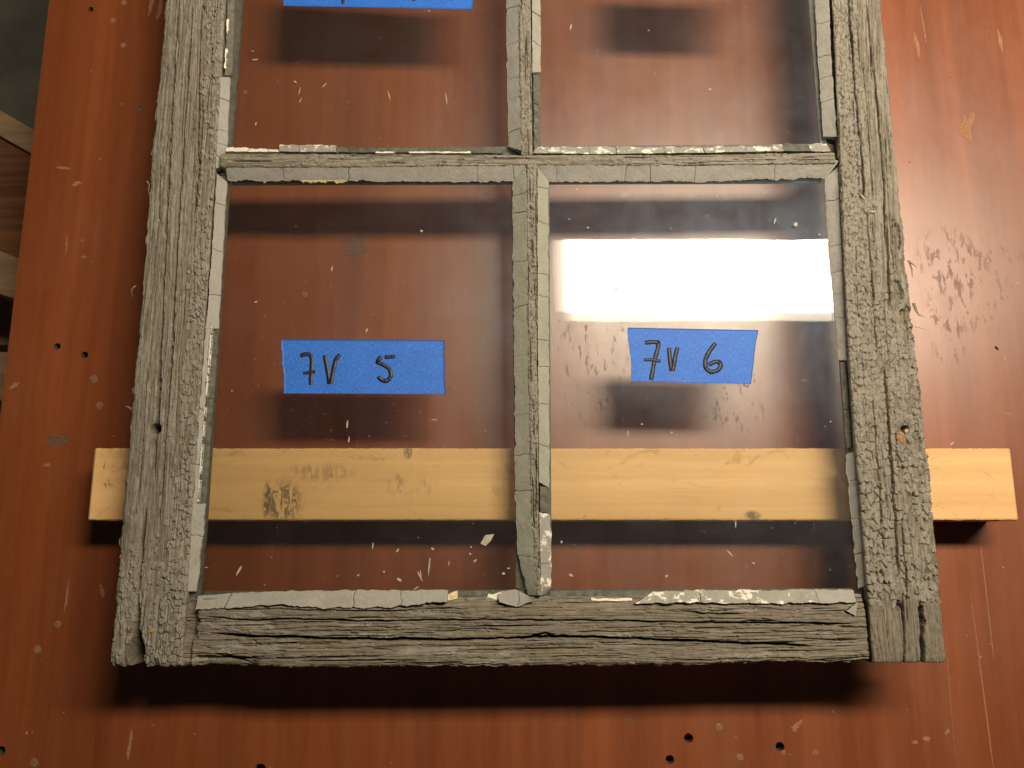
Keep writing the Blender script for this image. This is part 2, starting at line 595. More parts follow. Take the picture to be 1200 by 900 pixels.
def build_bench():
    pts = []
    edges = []
    nY = 420
    # outline with a slightly chipped left edge
    ring = []
    for k in range(nY + 1):
        y = BY1 + (BY0 - BY1) * k / nY
        j = 0.0018 * (float(fbm(np.array(y * 90.), np.array(0.3), 5, 3)) - 0.5)
        if float(vn(np.array(y * 33.), np.array(1.7), 8)) > 0.80:
            j += 0.0022 * float(vn(np.array(y * 300.), np.array(2.7), 9))
        ring.append((BX0 + j, y))
    for k in range(41):
        ring.append((BX1, BY0 + (BY1 - BY0) * k / 40))
    n = len(ring)
    pts += ring
    edges += [(i, (i + 1) % n) for i in range(n)]
    holes = []
    for px, py, r in bench_holes:
        c = P(px, py, 0)
        rr = r * 0.00061
        st = len(pts)
        cs = circ(c.x, c.y, rr)
        pts += cs
        edges += [(st + i, st + (i + 1) % len(cs)) for i in range(len(cs))]
        holes.append((c.x, c.y, rr, st, len(cs)))
    vs, es, fs, ov, oe, of = geometry.delaunay_2d_cdt([Vector(p) for p in pts], edges, [], 0, 1e-7)
    V = [(v.x, v.y, 0.0) for v in vs]
    keep = []
    for f in fs:
        cx = sum(V[i][0] for i in f) / len(f)
        cy = sum(V[i][1] for i in f) / len(f)
        if any((cx - h[0]) ** 2 + (cy - h[1]) ** 2 < (h[2] * 0.93) ** 2 for h in holes):
            continue
        if not (BX0 - 0.002 < cx < BX1 + 0.001):
            continue
        keep.append(tuple(f))
    # rim and underside
    base = len(V)
    inv = {}
    for i, o in enumerate(ov):
        for k in o:
            inv[k] = i
    for p in ring:
        V.append((p[0], p[1], -BT))
    for i in range(n):
        j = (i + 1) % n
        keep.append((inv[i], base + i, base + j, inv[j]))
    keep.append(tuple(base + i for i in range(n))[::-1])
    bench = mesh_py('bench_top', V, keep, M_BENCH)
    tag(bench, kind='structure')
    # bored holes: a wall and a bottom, each a child
    for hx, hy, rr, st, cnt in holes:
        vv = []
        ff = []
        for lv, (k, z) in enumerate(((1.0, 0.0), (0.97, -0.002), (0.95, -0.012))):
            for i in range(cnt):
                p = pts[st + i]
                vv.append((hx + (p[0] - hx) * k, hy + (p[1] - hy) * k, z))
        for lv in range(2):
            for i in range(cnt):
                j = (i + 1) % cnt
                ff.append((lv * cnt + i, lv * cnt + j, (lv + 1) * cnt + j, (lv + 1) * cnt + i))
        ff.append(tuple(2 * cnt + i for i in range(cnt)))
        mesh_py('drilled_hole', vv, ff, M_HOLE, bench)
    return bench


bench = build_bench()


def disc(name, px, py, r, z, mat, parent, dome=0.0003, wob=0.35, n=18, asp=1.0, rot=0.0, h=0.0):
    """small irregular flat dab lying on a surface"""
    c = P(px, py, z)
    vv = [(c.x, c.y, z + 0.00012 + dome + h)]
    rad = [r * (1 + 1.5 * wob * (random.random() - 0.5)) for _ in range(n)]
    rad = [(rad[i - 1] + 2 * rad[i] + rad[(i + 1) % n]) / 4 for i in range(n)]
    for ring_i, (k, zz) in enumerate(((0.75, dome * 0.8), (1.0, 0.0))):
        for i in range(n):
            a = 2 * math.pi * i / n
            x = rad[i] * k * math.cos(a)
            y = rad[i] * k * math.sin(a) * asp
            vv.append((c.x + x * math.cos(rot) - y * math.sin(rot), c.y + x * math.sin(rot) + y * math.cos(rot), z + 0.00012 + zz + h))
    ff = [(0, 1 + i, 1 + (i + 1) % n) for i in range(n)]
    ff += [(1 + i, 1 + n + i, 1 + n + (i + 1) % n, 1 + (i + 1) % n) for i in range(n)]
    # thickness
    b0 = len(vv)
    for i in range(n):
        v = vv[1 + n + i]
        vv.append((v[0], v[1], z + 0.00002))
    ff += [(1 + n + i, b0 + i, b0 + (i + 1) % n, 1 + n + (i + 1) % n) for i in range(n)]
    return mesh_py(name, vv, ff, mat, parent, smooth=False)


# filled nail holes, dried stains and smears on the varnish
for px, py, r in ((145, 3, 4.0), (132, 24, 4.0), (144, 53, 4.2), (110, 444, 5.2), (116, 475, 5.0), (40, 894, 5.2), (68, 731, 4.4), (44, 761, 4.6), (357, 345, 4.4), (843, 852, 4.6),
                  (867, 887, 4.4), (955, 882, 3.8), (976, 834, 2.2), (96, 282, 2.2), (99, 301, 2.2), (287, 108, 3.2), (816, 16, 3.6), (872, 9, 3.2), (835, 47, 3.0), (918, 882, 3.0)):
    disc('filled_nail_hole', px, py, r * 0.00060, 0.0, M_FILL, bench, 0.0002, 0.25)
for px, py, r, asp, rot in ((65, 517, 0.0085, 0.5, 0.1), (415, 290, 0.008, 1.3, 0.2), (735, 843, 0.003, 0.6, 0), (163, 125, 0.0038, 1.0, 0.2)):
    disc('dried_stain', px, py, r, 0.0, M_STAIN, bench, 0.00005, 0.9, 26, asp, rot)
for px, py, r, asp, rot in ((17, 452, 0.0035, 0.5, 0.5), (1133, 148, 0.0052, 2.2, -0.2), (1135, 160, 0.003, 1.6, 0.3), (932, 852, 0.0040, 0.6, 0.9), (938, 846, 0.0022, 0.4, 0.9), (90, 215, 0.0035, 0.5, 0.4),
                            (75, 197, 0.007, 0.16, -0.1), (1085, 865, 0.0025, 0.7, 0), (1110, 858, 0.0022, 0.6, 0.8), (1072, 870, 0.002, 0.6, 0.2), (55, 545, 0.004, 0.3, 0.0), (120, 693, 0.0045, 0.35, 2.0),
                            (78, 700, 0.011, 0.07, 1.55), (152, 872, 0.010, 0.10, 1.5), (78, 285, 0.008, 0.06, 1.6), (1075, 55, 0.014, 0.11, 1.62), (1082, 30, 0.02, 0.03, 1.63), (1172, 48, 0.010, 0.16, 1.6),
                            (177, 6, 0.010, 0.2, 1.5), (187, 10, 0.010, 0.2, 1.5), (1155, 690, 0.055, 0.008, 1.58), (1151, 800, 0.06, 0.009, 1.60), (1112, 800, 0.05, 0.005, 1.55), (1183, 485, 0.004, 0.35, -0.1)):
    disc('dried_smear', px, py, r, 0.0, M_SMEAR, bench, 0.00004, 0.8, 28, asp, rot)


# ------------------------------------------------------------------ lumber lying below the bench on the left
def prism(name, pts_px, z, thick, mat, parent=None):
    top = [P(x, y, z) for x, y in pts_px]
    n = len(top)
    vv = [tuple(p) for p in top] + [(p.x, p.y, z - thick) for p in top]
    ff = [tuple(range(n))[::-1], tuple(range(n, 2 * n))] + [(i, (i + 1) % n, n + (i + 1) % n, n + i) for i in range(n)]
    o = mesh_py(name, vv, ff, mat, parent)
    bv = o.modifiers.new('bevel', 'BEVEL')
    bv.width = 0.0015
    bv.segments = 2
    return o


ML1 = mat_lumber('brown_stained_plank', (0.085, 0.030, 0.011), (0.19, 0.072, 0.026), 0)
ML2 = mat_lumber('pale_plank', (0.23, 0.145, 0.075), (0.33, 0.215, 0.12), 0)
tag(prism('plank', [(-190, 55), (40, 180), (60, 360), (-190, 235)], -0.16, 0.03, ML1), 'brown grained plank on the pale timber beside the bench edge', 'plank')
tag(prism('timber', [(-195, 15), (45, 155), (45, 185), (-195, 50)], -0.155, 0.045, ML2), 'narrow pale timber edge above the brown plank', 'timber')
tag(prism('timber', [(-195, 215), (45, 312), (45, 360), (-195, 280)], -0.14, 0.05, ML2), 'pale timber crossing below the brown plank', 'timber')
tag(prism('timber', [(-195, 330), (45, 345), (45, 405), (-195, 402)], -0.24, 0.05, ML2), 'shaded pale timber lying lowest under the bench edge', 'timber')
tag(prism('block', [(-60, 413), (8, 412), (6, 470), (-60, 470)], -0.10, 0.05, ML2), 'pale offcut block with flaking white paint under the bench edge', 'block')

# ------------------------------------------------------------------ the batten carrying the sash
A = P(110, 525, ZB)
B = P(103, 610, ZB)
C = P(1193, 608, ZB)
D = P(1185, 525, ZB)


def build_batten(name, y0, y1, x0, x1, label):
    nx = 500
    prof = [(0.0, 0.0), (0.0, 0.5), (0.0, 0.94), (0.004, 0.972), (0.013, 0.992), (0.03, 1.0), (0.2, 1.0), (0.4, 1.0), (0.6, 1.0), (0.8, 1.0), (0.97, 1.0), (0.987, 0.992), (0.996, 0.972), (1.0, 0.94), (1.0, 0.5), (1.0, 0.0)]
    W = y1 - y0
    xs = np.linspace(x0, x1, nx)
    co = np.zeros((nx, len(prof), 3))
    for k, (u, w) in enumerate(prof):
        jy = 0.0006 * (fbm(xs * 120, np.full(nx, k * 0.7), 31, 4) - 0.5) + 0.0005 * (vn(xs * 900, np.full(nx, k * 2.), 33) - 0.5)
        co[:, k, 0] = xs
        co[:, k, 1] = y0 + u * W + (jy if k in (2, 3, 4, 11, 12, 13) else 0)
        co[:, k, 2] = w * (ZB - 0.0002) + (jy * 0.5 if k in (3, 4, 11, 12) else 0)
        co[:, k, 2] = np.minimum(co[:, k, 2], ZB - 0.0001)
    # softened ends
    for e in (0, -1):
        co[e, 3:13, 2] -= 0.0008
    nv, nu = nx, len(prof)
    q = grid_quads(nv, nu)
    v = co.reshape(-1, 3).tolist()
    f = [tuple(int(i) for i in r) for r in q]
    f.append(tuple(range(nu))[::-1])
    f.append(tuple((nv - 1) * nu + k for k in range(nu)))
    f += [((i) * nu, (i + 1) * nu, (i + 1) * nu + nu - 1, i * nu + nu - 1) for i in range(nv - 1)]
    o = mesh_py(name, v, f, M_PINE)
    return tag(o, label, 'batten')


build_batten('batten', B.y, A.y, (A.x + B.x) / 2, (C.x + D.x) / 2, 'planed pine batten lying crosswise under the window sash')

# ------------------------------------------------------------------ the sash
sash = bpy.data.objects.new('window_sash', None)
sash.location = (0, 0, ZB)
scene.collection.objects.link(sash)
bpy.context.view_layer.update()
tag(sash, 'old wooden window sash with peeling grey paint, cracked putty and glass panes', 'window sash')


class Member:
    """one bar of the sash as a relief: s = mm across, t = mm along"""

    def __init__(self, axis, edge_a, edge_b):
        # axis 'v': edges are left/right polylines running down the photo; 'h': top/bottom polylines running right
        self.axis = axis
        self.ea = np.array(edge_a, float)
        self.eb = np.array(edge_b, float)

    def frame(self, t0, t1, step):
        nt = int(round((t1 - t0) / step)) + 1
        return np.linspace(t0, t1, nt)

    def st(self, x, y):
        """world -> (s, t) in mm"""
        if self.axis == 'v':
            a = np.interp(-y, -self.ea[:, 1], self.ea[:, 0])
            return (x - a) * 1000, (self.T0 - y) * 1000
        a = np.interp(x, self.ea[:, 0], self.ea[:, 1])
        return (a - y) * 1000, (x - self.T0) * 1000

    def px(self, px, py, z=ZF):
        p = P(px, py, z)
        return self.st(p.x, p.y)

    def build(self, name, hfun, ds, dt, zb=ZB, ztop=ZF, rag=(0.6, 0.6), rag_end=(0.0, 0.0), seed=0, parent=None, mat=None, side_in=0.0):
        if self.axis == 'v':
            self.T0 = self.ea[0, 1]
            ln = (self.ea[0, 1] - self.ea[-1, 1])
        else:
            self.T0 = self.ea[0, 0]
            ln = self.ea[-1, 0] - self.ea[0, 0]
        t = np.linspace(0, ln * 1000, int(ln * 1000 / dt) + 1)
        if self.axis == 'v':
            Y = self.T0 - t / 1000
            a = np.interp(-Y, -self.ea[:, 1], self.ea[:, 0])
            b = np.interp(-Y, -self.eb[:, 1], self.eb[:, 0])
            w = (b - a) * 1000
        else:
            X = self.T0 + t / 1000
            a = np.interp(X, self.ea[:, 0], self.ea[:, 1])
            b = np.interp(X, self.eb[:, 0], self.eb[:, 1])
            w = (a - b) * 1000
        nu = int(np.max(w) / ds) + 1
        u = np.linspace(0, 1, nu)
        S = u[None, :] * w[:, None]
        T = np.repeat(t[:, None], nu, 1)
        ra = rag[0] * ((fbm(t / 7, t * 0 + 1.3, seed + 3, 4) - 0.5) * 1.6 + (vn(t / 1.3, t * 0 + 4.1, seed + 5) - 0.5) * 0.3)
        rb = rag[1] * ((fbm(t / 7, t * 0 + 7.3, seed + 4, 4) - 0.5) * 1.6 + (vn(t / 1.3, t * 0 + 9.1, seed + 6) - 0.5) * 0.3)
        wa = np.clip(1 - S / 5.0, 0, 1) ** 2
        wb = np.clip(1 - (w[:, None] - S) / 5.0, 0, 1) ** 2
        dS = ra[:, None] * wa + rb[:, None] * wb
        hh, paint = hfun(self, S, T, w[:, None])
        edge = np.minimum(S, w[:, None] - S)
        hh = hh - 1.1 * np.exp(-edge / 0.55)
        Sx = S + dS
        Tx = T.copy()
        if rag_end[0]:
            e = rag_end[0] * (fbm(S / 3.0, T * 0 + 3.3, seed + 21, 4) - 0.5)
            Tx = Tx + e * np.clip(1 - T / 12, 0, 1)
        if rag_end[1]:
            e = rag_end[1] * (fbm(S / 3.0, T * 0 + 5.3, seed + 22, 4) - 0.5)
            Tx = Tx + e * np.clip(1 - (t[-1] - T) / 12, 0, 1)
        Z = ztop + hh / 1000
        Z = np.maximum(Z, zb + 0.0005)
        # pad sides
        k = 7
        fr = np.linspace(0, 1, k + 1)[:-1]

        def pad_cols(Sx, Tx, Z, pt):
            nr = Sx.shape[0]
            ls, lt, lz, lp = [], [], [], []
            rs, rt, rz, rp = [], [], [], []
            for q, f in enumerate(fr):
                n1 = 0.5 * (fbm(T[:, :1] / 30, np.full((nr, 1), q * 0.8), seed + 41, 3) - 0.5)
                n2 = 0.5 * (fbm(T[:, :1] / 30, np.full((nr, 1), q * 0.8), seed + 43, 3) - 0.5)
                ls.append(Sx[:, :1] + n1 + side_in * (1 - f))
                lt.append(Tx[:, :1])
                lz.append(zb + (Z[:, :1] - zb) * f)
                lp.append(pt[:, :1] * 0.6)
                rs.append(Sx[:, -1:] + n2 - side_in * (1 - f))
                rt.append(Tx[:, -1:])
                rz.append(zb + (Z[:, -1:] - zb) * f)
                rp.append(pt[:, -1:] * 0.6)
            cat = lambda L, m, R: np.concatenate(L + [m] + R[::-1], 1)
            return cat(ls, Sx, rs), cat(lt, Tx, rt), cat(lz, Z, rz), cat(lp, pt, rp)
        Sx, Tx, Z, pt = pad_cols(Sx, Tx, Z, paint)
        # pad ends: drop to the underside
        kk = 5
        fe = np.linspace(0, 1, kk + 1)[:-1]

        def rows(i, dirn):
            out = []
            for q, f in enumerate(fe):
                n1 = 0.7 * (fbm(Sx[i:i + 1] / 4, np.full((1, Sx.shape[1]), q * 0.9), seed + 51, 3) - 0.5)
                out.append((Sx[i:i + 1], Tx[i:i + 1] + n1 * dirn, zb + (Z[i:i + 1] - zb) * f, pt[i:i + 1] * 0.2))
            return out
        r0 = rows(0, 1)
        r1 = rows(Sx.shape[0] - 1, 1)[::-1]
        Sx = np.concatenate([r[0] for r in r0] + [Sx] + [r[0] for r in r1], 0)
        Tn = np.concatenate([r[1] for r in r0] + [Tx] + [r[1] for r in r1], 0)
        Z = np.concatenate([r[2] for r in r0] + [Z] + [r[2] for r in r1], 0)
        pt = np.concatenate([r[3] for r in r0] + [pt] + [r[3] for r in r1], 0)
        nv, nuu = Sx.shape
        if self.axis == 'v':
            Yw = self.T0 - Tn / 1000
            aw = np.interp(-Yw, -self.ea[:, 1], self.ea[:, 0])
            Xw = aw + Sx / 1000
        else:
            Xw = self.T0 + Tn / 1000
            aw = np.interp(Xw, self.ea[:, 0], self.ea[:, 1])
            Yw = aw - Sx / 1000
        co = np.stack([Xw, Yw, Z], -1)
        q = grid_quads(nv, nuu, flip=(self.axis == 'v'))
        if self.axis == 'h':
            q = q  # orientation fixed below
        q = [q]
        i = np.arange(nv - 1)
        under = np.stack([i * nuu, i * nuu + nuu - 1, (i + 1) * nuu + nuu - 1, (i + 1) * nuu], -1)
        q.append(under)
        q = np.concatenate(q, 0)
        uv = np.stack([Sx / 1000, Tn / 1000], -1).reshape(-1, 2)
        uv[:, 0] += seed * 0.37
        o = mesh_np(name, co, q, mat or M_WOOD, parent, smooth=True, attrs={'paint': pt}, uv=uv)
        return o


def grain_h(S, T, seed, amp=1.0):
    wob = 1.5 * (fbm(S / 14, T / 90, seed + 1, 2) - 0.5) * 4
    s = S + wob
    g = 0.55 * (fbm(s / 1.1, T / 45, seed + 2, 3) - 0.5)
    rd = 1 - np.abs(2 * fbm(s / 3.2, T / 120, seed + 3, 3) - 1)
    g = g - 0.9 * sstep(0.86, 0.99, rd)
    g = g + 0.55 * (fbm(s / 0.8, T / 7, seed + 6, 3) - 0.5) - 0.8 * sstep(0.66, 0.74, fbm(s / 1.3, T / 6, seed + 7, 3))
    g = g + 0.9 * (fbm(s / 9, T / 140, seed + 4, 2) - 0.5)
    return amp * g


def crack(S, T, pts, w, d, seed, jit=0.7, soft_end=12.0, axis_t=True):
    """a split running along the bar through the given (s,t) points"""
    p = np.array(sorted(pts, key=lambda q: q[1]), float)
    c = np.interp(T, p[:, 1], p[:, 0])
    c = c + jit * ((fbm(T / 9, T * 0 + seed * 1.7, seed, 4) - 0.5) * 2.0)
    ww = w * (0.65 + 1.0 * fbm(T / 13, T * 0 + seed * 2.3, seed + 9, 3))
    fade = sstep(p[0, 1], p[0, 1] + soft_end, T) * (1 - sstep(p[-1, 1] - soft_end, p[-1, 1], T))
    x = np.abs(S - c) / np.maximum(ww * (0.25 + 0.75 * fade), 0.05)
    return -d * fade * (1 - sstep(0.35, 1.0, x)), (x < 1.25) & (fade > 0.15)


def alligator(S, T, seed, cs=3.6, ct=5.2):
    """F2-F1 edge distance and lifted-scale height of cracked paint"""
    wx = 1.1 * (fbm(S / 4, T / 9, seed + 1, 3) - 0.5)
    wy = 1.6 * (fbm(S / 6, T / 5, seed + 2, 3) - 0.5)
    e, cid, ox, oy = worley((S + wx) / cs, (T + wy) / ct, seed + 5, 0.95)
    tilt = (oy * (hsh(np.floor(cid * 9999), np.floor(cid * 777), 3) - 0.15) + ox * (hsh(np.floor(cid * 9999), np.floor(cid * 333), 4) - 0.5)) * 1.3
    return e, cid, tilt


def paint_layer(S, T, seed, cover, depth=0.75, cs=3.6, ct=5.2, miss=0.25):
    """plates of paint: some gone, some cupped with a lifted rim, cracked apart in places"""
    e, cid, tilt = alligator(S, T, seed, cs, ct)
    r1 = hsh(np.floor(cid * 99991), np.floor(cid * 1237), 9)
    r2 = hsh(np.floor(cid * 77773), np.floor(cid * 4441), 10)
    gone = cid < (miss + (1 - cover) * 1.1)
    wide = 0.5 + 1.0 * vn(S / 2.5, T / 4.0, seed + 33)
    film = sstep(0.035 * wide, 0.105 * wide, e + 0.09 * (fbm(S / 1.2, T / 1.6, seed + 8, 3) - 0.5))
    on = np.where(gone, 0.0, film)
    strong = sstep(0.36, 0.66, fbm(S / 4, T / 7, seed + 31, 3))
    cup = (1 - np.clip(e / 0.55, 0, 1)) ** 2 * (r2 > 0.45)
    h = on * (0.25 * depth + 1.0 * depth * r2 + np.where(r1 > 0.6, 1.35, 0.55) * tilt + 0.40 * cup)
    h = h - np.where(gone, 0.10, (1 - film) * (0.15 + 2.3 * strong) * depth)
    return h, on


def hole(S, T, s0, t0, r, d, cone=1.25):
    x = np.sqrt((S - s0) ** 2 + (T - t0) ** 2) / r
    return -d * (1 - sstep(0.75, 1.0, x)) - 0.8 * (1 - sstep(0.9, cone + 0.3, x))


YTOP = P(600, 180).y + 0.318       # upper end of the modelled sash (beyond the frame)


def wpts(pts, z=ZF):
    return [(P(x, y, z).x, P(x, y, z).y) for x, y in pts]


# --- left stile
la = wpts([(193, 0), (176, 190), (163, 370), (148, 540), (128, 781)])
lb = wpts([(263, 0), (251, 205), (240, 370), (231, 500), (213, 781)])
la.insert(0, (la[0][0] + (la[0][0] - la[-1][0]) * 0.25, YTOP))
lb.insert(0, (lb[0][0] + (lb[0][0] - lb[-1][0]) * 0.25, YTOP))
left = Member('v', la, lb)


def h_left(m, S, T, w):
    h = grain_h(S, T, 101, 0.62)
    X = S / w
    yy = T
    # paint survives as scales along the inner edge, and lower down across the bar
    t_low = m.px(170, 560)[1]
    cover = sstep(0.62, 0.80, X) * 0.75 + sstep(t_low - 10, t_low + 80, T) * 0.5 + 0.04
    cover = np.clip(cover + 0.6 * (fbm(S / 9, T / 25, 111, 3) - 0.55), 0, 1)
    ph, on = paint_layer(S, T, 121, cover, 0.75, 2.8, 4.6, 0.10)
    thin = sstep(0.42, 0.55, fbm(S / 1.4, T / 30, 117, 3))
    h = h + ph
    paint = np.maximum(on, 0.75 * thin * (h > -0.6))
    cr = [([(214, -60), (205, 60), (196, 230), (188, 400), (180, 560)], 0.75, 6.0),
          ([(226, 0), (220, 90), (212, 215), (205, 330), (196, 480)], 0.70, 6.0),
          ([(236, 5), (233, 90), (232, 200), (226, 260)], 0.7, 6.0),
          ([(238, 110), (235, 180), (232, 215)], 0.7, 4.0),
          ([(203, 130), (199, 200), (196, 260)], 0.4, 2.5),
          ([(188, 180), (186, 260), (178, 330)], 0.5, 2.5),
          ([(205, 380), (199, 450), (193, 530), (186, 620)], 0.6, 5.0),
          ([(174, 420), (168, 500), (160, 600)], 0.45, 3.0),
          ([(218, 330), (210, 420), (205, 520)], 0.35, 2.0),
          ([(171, 590), (167, 640), (163, 700)], 0.9, 8.0),
          ([(163, 690), (160, 740), (159, 800)], 2.1, 33.0),
          ([(161, 728), (160, 760), (159, 800)], 4.2, 34.0)]
    for i, (pp, ww, dd) in enumerate(cr):
        g, near = crack(S, T, [m.px(*q) for q in pp], ww, dd, 130 + i, 0.6 if ww < 2 else 0.9, 14 if ww < 2 else 40)
        if ww > 2:
            tt = [m.px(*q) for q in pp]
            g2, n2 = crack(S, T, tt + [(tt[-1][0] - 0.3, tt[-1][1] + 120)], ww, dd, 130 + i, 0.7, 34 if ww < 3 else 16)
            g, near = g2, n2
        h = h + g
        paint = np.where(near, 0.0, paint)
    # short random checks
    rr = np.random.default_rng(5)
    for i in range(46):
        s0 = rr.uniform(3, 44)
        t0 = rr.uniform(0, T.max())
        L = rr.uniform(15, 70)
        g, near = crack(S, T, [(s0, t0), (s0 + rr.uniform(-1, 1), t0 + L)], rr.uniform(0.28, 0.5), rr.uniform(1.5, 3.2), 200 + i, 0.5, 8)
        h = h + g
    s0, t0 = m.px(182, 502)
    h = h + hole(S, T, s0, t0, 3.9, 26, 1.5)
    for (a, b_, r_, d_) in ((232, 187, 2.2, 3.5), (238, 9, 2.6, 2.5), (219, 25, 2.0, 1.5), (194, 80, 2.4, 1.5), (188, 580, 2.5, 1.5), (226, 152, 2.5, 1.2)):
        q = m.px(a, b_)
        x = np.sqrt(((S - q[0]) * 1.2) ** 2 + (T - q[1]) ** 2)
        h = h - d_ * (1 - sstep(0.2, 1.0, x / r_ + 0.5 * (fbm(S / 0.8, T / 0.8, 77, 2) - 0.5)))
    # weathered away outer corner and rotten lower end
    endd = T.max() - T
    h = h - 2.6 * np.exp(-endd / 2.2) * (0.5 + fbm(S / 2, T / 2, 301, 3))
    h = h - 1.4 * np.exp(-S / 2.0) * (0.3 + 1.2 * fbm(S / 2, T / 18, 303, 3))
    return h, np.clip(paint, 0, 1)


o_left = left.build('stile', h_left, 0.33, 0.42, rag=(2.0, 0.25), rag_end=(0, 5.0), seed=1, parent=sash, side_in=7.0)
o_left['label'] = 'grey stile with long grain splits and a bored hole'

# --- right stile
ra_ = wpts([(976, 0), (984, 190), (993, 380), (1003, 520), (1017, 690), (1024, 777)])
rb_ = wpts([(1033, 0), (1053, 210), (1072, 385), (1089, 545), (1110, 775)])
ra_.insert(0, (ra_[0][0] - 0.0, YTOP))
rb_.insert(0, (rb_[0][0] - 0.0, YTOP))
right = Member('v', ra_, rb_)


def h_right(m, S, T, w):
    h = grain_h(S, T, 401, 0.65)
    X = S / w
    tm = m.px(1040, 300)[1]
    tb = m.px(1060, 700)[1]
    cover = 0.95 - 0.75 * sstep(0.35, 0.60, X) * (1 - sstep(tm - 40, tm + 70, T)) - 0.15 * X
    cover = cover - 0.9 * sstep(tb - 6, tb + 14, T + 6 * (fbm(S / 4, T / 6, 407, 2) - 0.5))
    cover = np.clip(cover + 0.5 * (fbm(S / 8, T / 20, 411, 3) - 0.5), 0, 1)
    big = sstep(m.px(1040, 430)[1], m.px(1040, 560)[1], T)
    p1, on1 = paint_layer(S, T, 421, cover, 0.75, 2.8, 4.8, 0.05)
    p2, on2 = paint_layer(S, T, 441, cover, 1.0, 3.4, 5.8, 0.08)
    ph = p1 * (1 - big) + p2 * big
    on = on1 * (1 - big) + on2 * big
    thin = sstep(0.42, 0.55, fbm(S / 1.4, T / 30, 417, 3))
    h = h + ph
    paint = np.maximum(on, 0.7 * thin * (h > -0.6) * (1 - sstep(tb - 5, tb + 10, T)))
    cr = [([(992, -20), (999, 60), (1002, 110), (1010, 190), (1013, 240)], 0.75, 5.0),
          ([(1015, 0), (1022, 70), (1028, 120), (1036, 215), (1038, 300)], 0.65, 5.0),
          ([(1010, 60), (1018, 150), (1024, 240)], 0.4, 3.0),
          ([(982, 120), (984, 180), (990, 300)], 0.4, 2.5),
          ([(1004, 20), (1008, 90)], 0.4, 2.5),
          ([(1015, 240), (1022, 330), (1028, 420)], 0.5, 3.5),
          ([(1035, 420), (1042, 500), (1048, 600), (1054, 680)], 0.8, 4.5),
          ([(1022, 460), (1030, 560), (1036, 660)], 0.4, 3.0),
          ([(1056, 600), (1062, 680), (1064, 740)], 0.6, 4.0),
          ([(1057, 690), (1060, 740), (1061, 790)], 0.9, 9.0),
          ([(1078, 700), (1081, 740), (1082, 790)], 1.5, 12.0),
          ([(1040, 260), (1041, 330), (1044, 370)], 0.8, 4.0),
          ([(1060, 260), (1066, 330), (1074, 410), (1080, 480)], 0.6, 3.0)]
    for i, (pp, ww, dd) in enumerate(cr):
        q = [m.px(*k) for k in pp]
        if pp[-1][1] > 780:
            q.append((q[-1][0], q[-1][1] + 40))
        g, near = crack(S, T, q, ww, dd, 430 + i, 0.7, 14)
        h = h + g
        paint = np.where(near, 0.0, paint)
    rr = np.random.default_rng(6)
    for i in range(40):
        s0 = rr.uniform(3, 47)
        t0 = rr.uniform(0, T.max())
        g, near = crack(S, T, [(s0, t0), (s0 + rr.uniform(-1, 1), t0 + rr.uniform(15, 60))], rr.uniform(0.28, 0.5), rr.uniform(1.5, 3.2), 500 + i, 0.5, 8)
        h = h + g
    # torn-out knotty area near the outer edge
    for (a, b_, r1, r2, d_) in ((1050, 275, 4.5, 12, 2.8), (1060, 310, 3.0, 8, 1.6), (1052, 340, 4.0, 9, 1.8), (1063, 370, 5.0, 7, 2.4), (1068, 388, 3.5, 4, 2.2), (1076, 520, 2.0, 10, 1.4)):
        q = m.px(a, b_)
        x = np.sqrt(((S - q[0]) / r1) ** 2 + ((T - q[1]) / r2) ** 2) + 0.9 * (fbm(S / 2.2, T / 4.5, 611, 3) - 0.5)
        k = 1 - sstep(0.65, 1.0, x)
        h = h - d_ * k + k * 1.6 * (fbm(S / 1.2, T / 3.0, 613, 3) - 0.5)
        paint = paint * (1 - 0.7 * k)
    s0, t0 = m.px(1061, 503)
    h = h + hole(S, T, s0, t0, 2.9, 16, 1.6)
    for a, b_ in ((1053, 710), (1080, 715), (1082, 728)):
        q = m.px(a, b_)
        x = np.sqrt((S - q[0]) ** 2 + ((T - q[1]) * 0.6) ** 2) / 2.2 + 0.6 * (fbm(S / 1.1, T / 1.1, 78, 2) - 0.5)
        h = h - 6 * (1 - sstep(0.3, 1.0, x))
    endd = T.max() - T
    h = h - 1.3 * np.exp(-endd / 1.2) * (0.5 + fbm(S / 2, T / 2, 701, 3))
    h = h - 1.2 * np.exp(-(w - S) / 2.2) * (0.3 + 1.3 * fbm(S / 2, T / 14, 703, 3))
    return h, np.clip(paint, 0, 1)


o_right = right.build('stile', h_right, 0.33, 0.42, rag=(0.35, 1.7), rag_end=(0, 1.6), seed=2, parent=sash, side_in=7.0)
o_right['label'] = 'stile covered in alligatored taupe paint scales with a pegged hole'

# --- bottom rail
ba = wpts([(214, 702), (400, 701), (620, 700), (800, 699), (1018, 697)])
bb = wpts([(214, 781), (400, 783), (620, 781), (800, 780), (1018, 775)])
rail = Member('h', ba, bb)


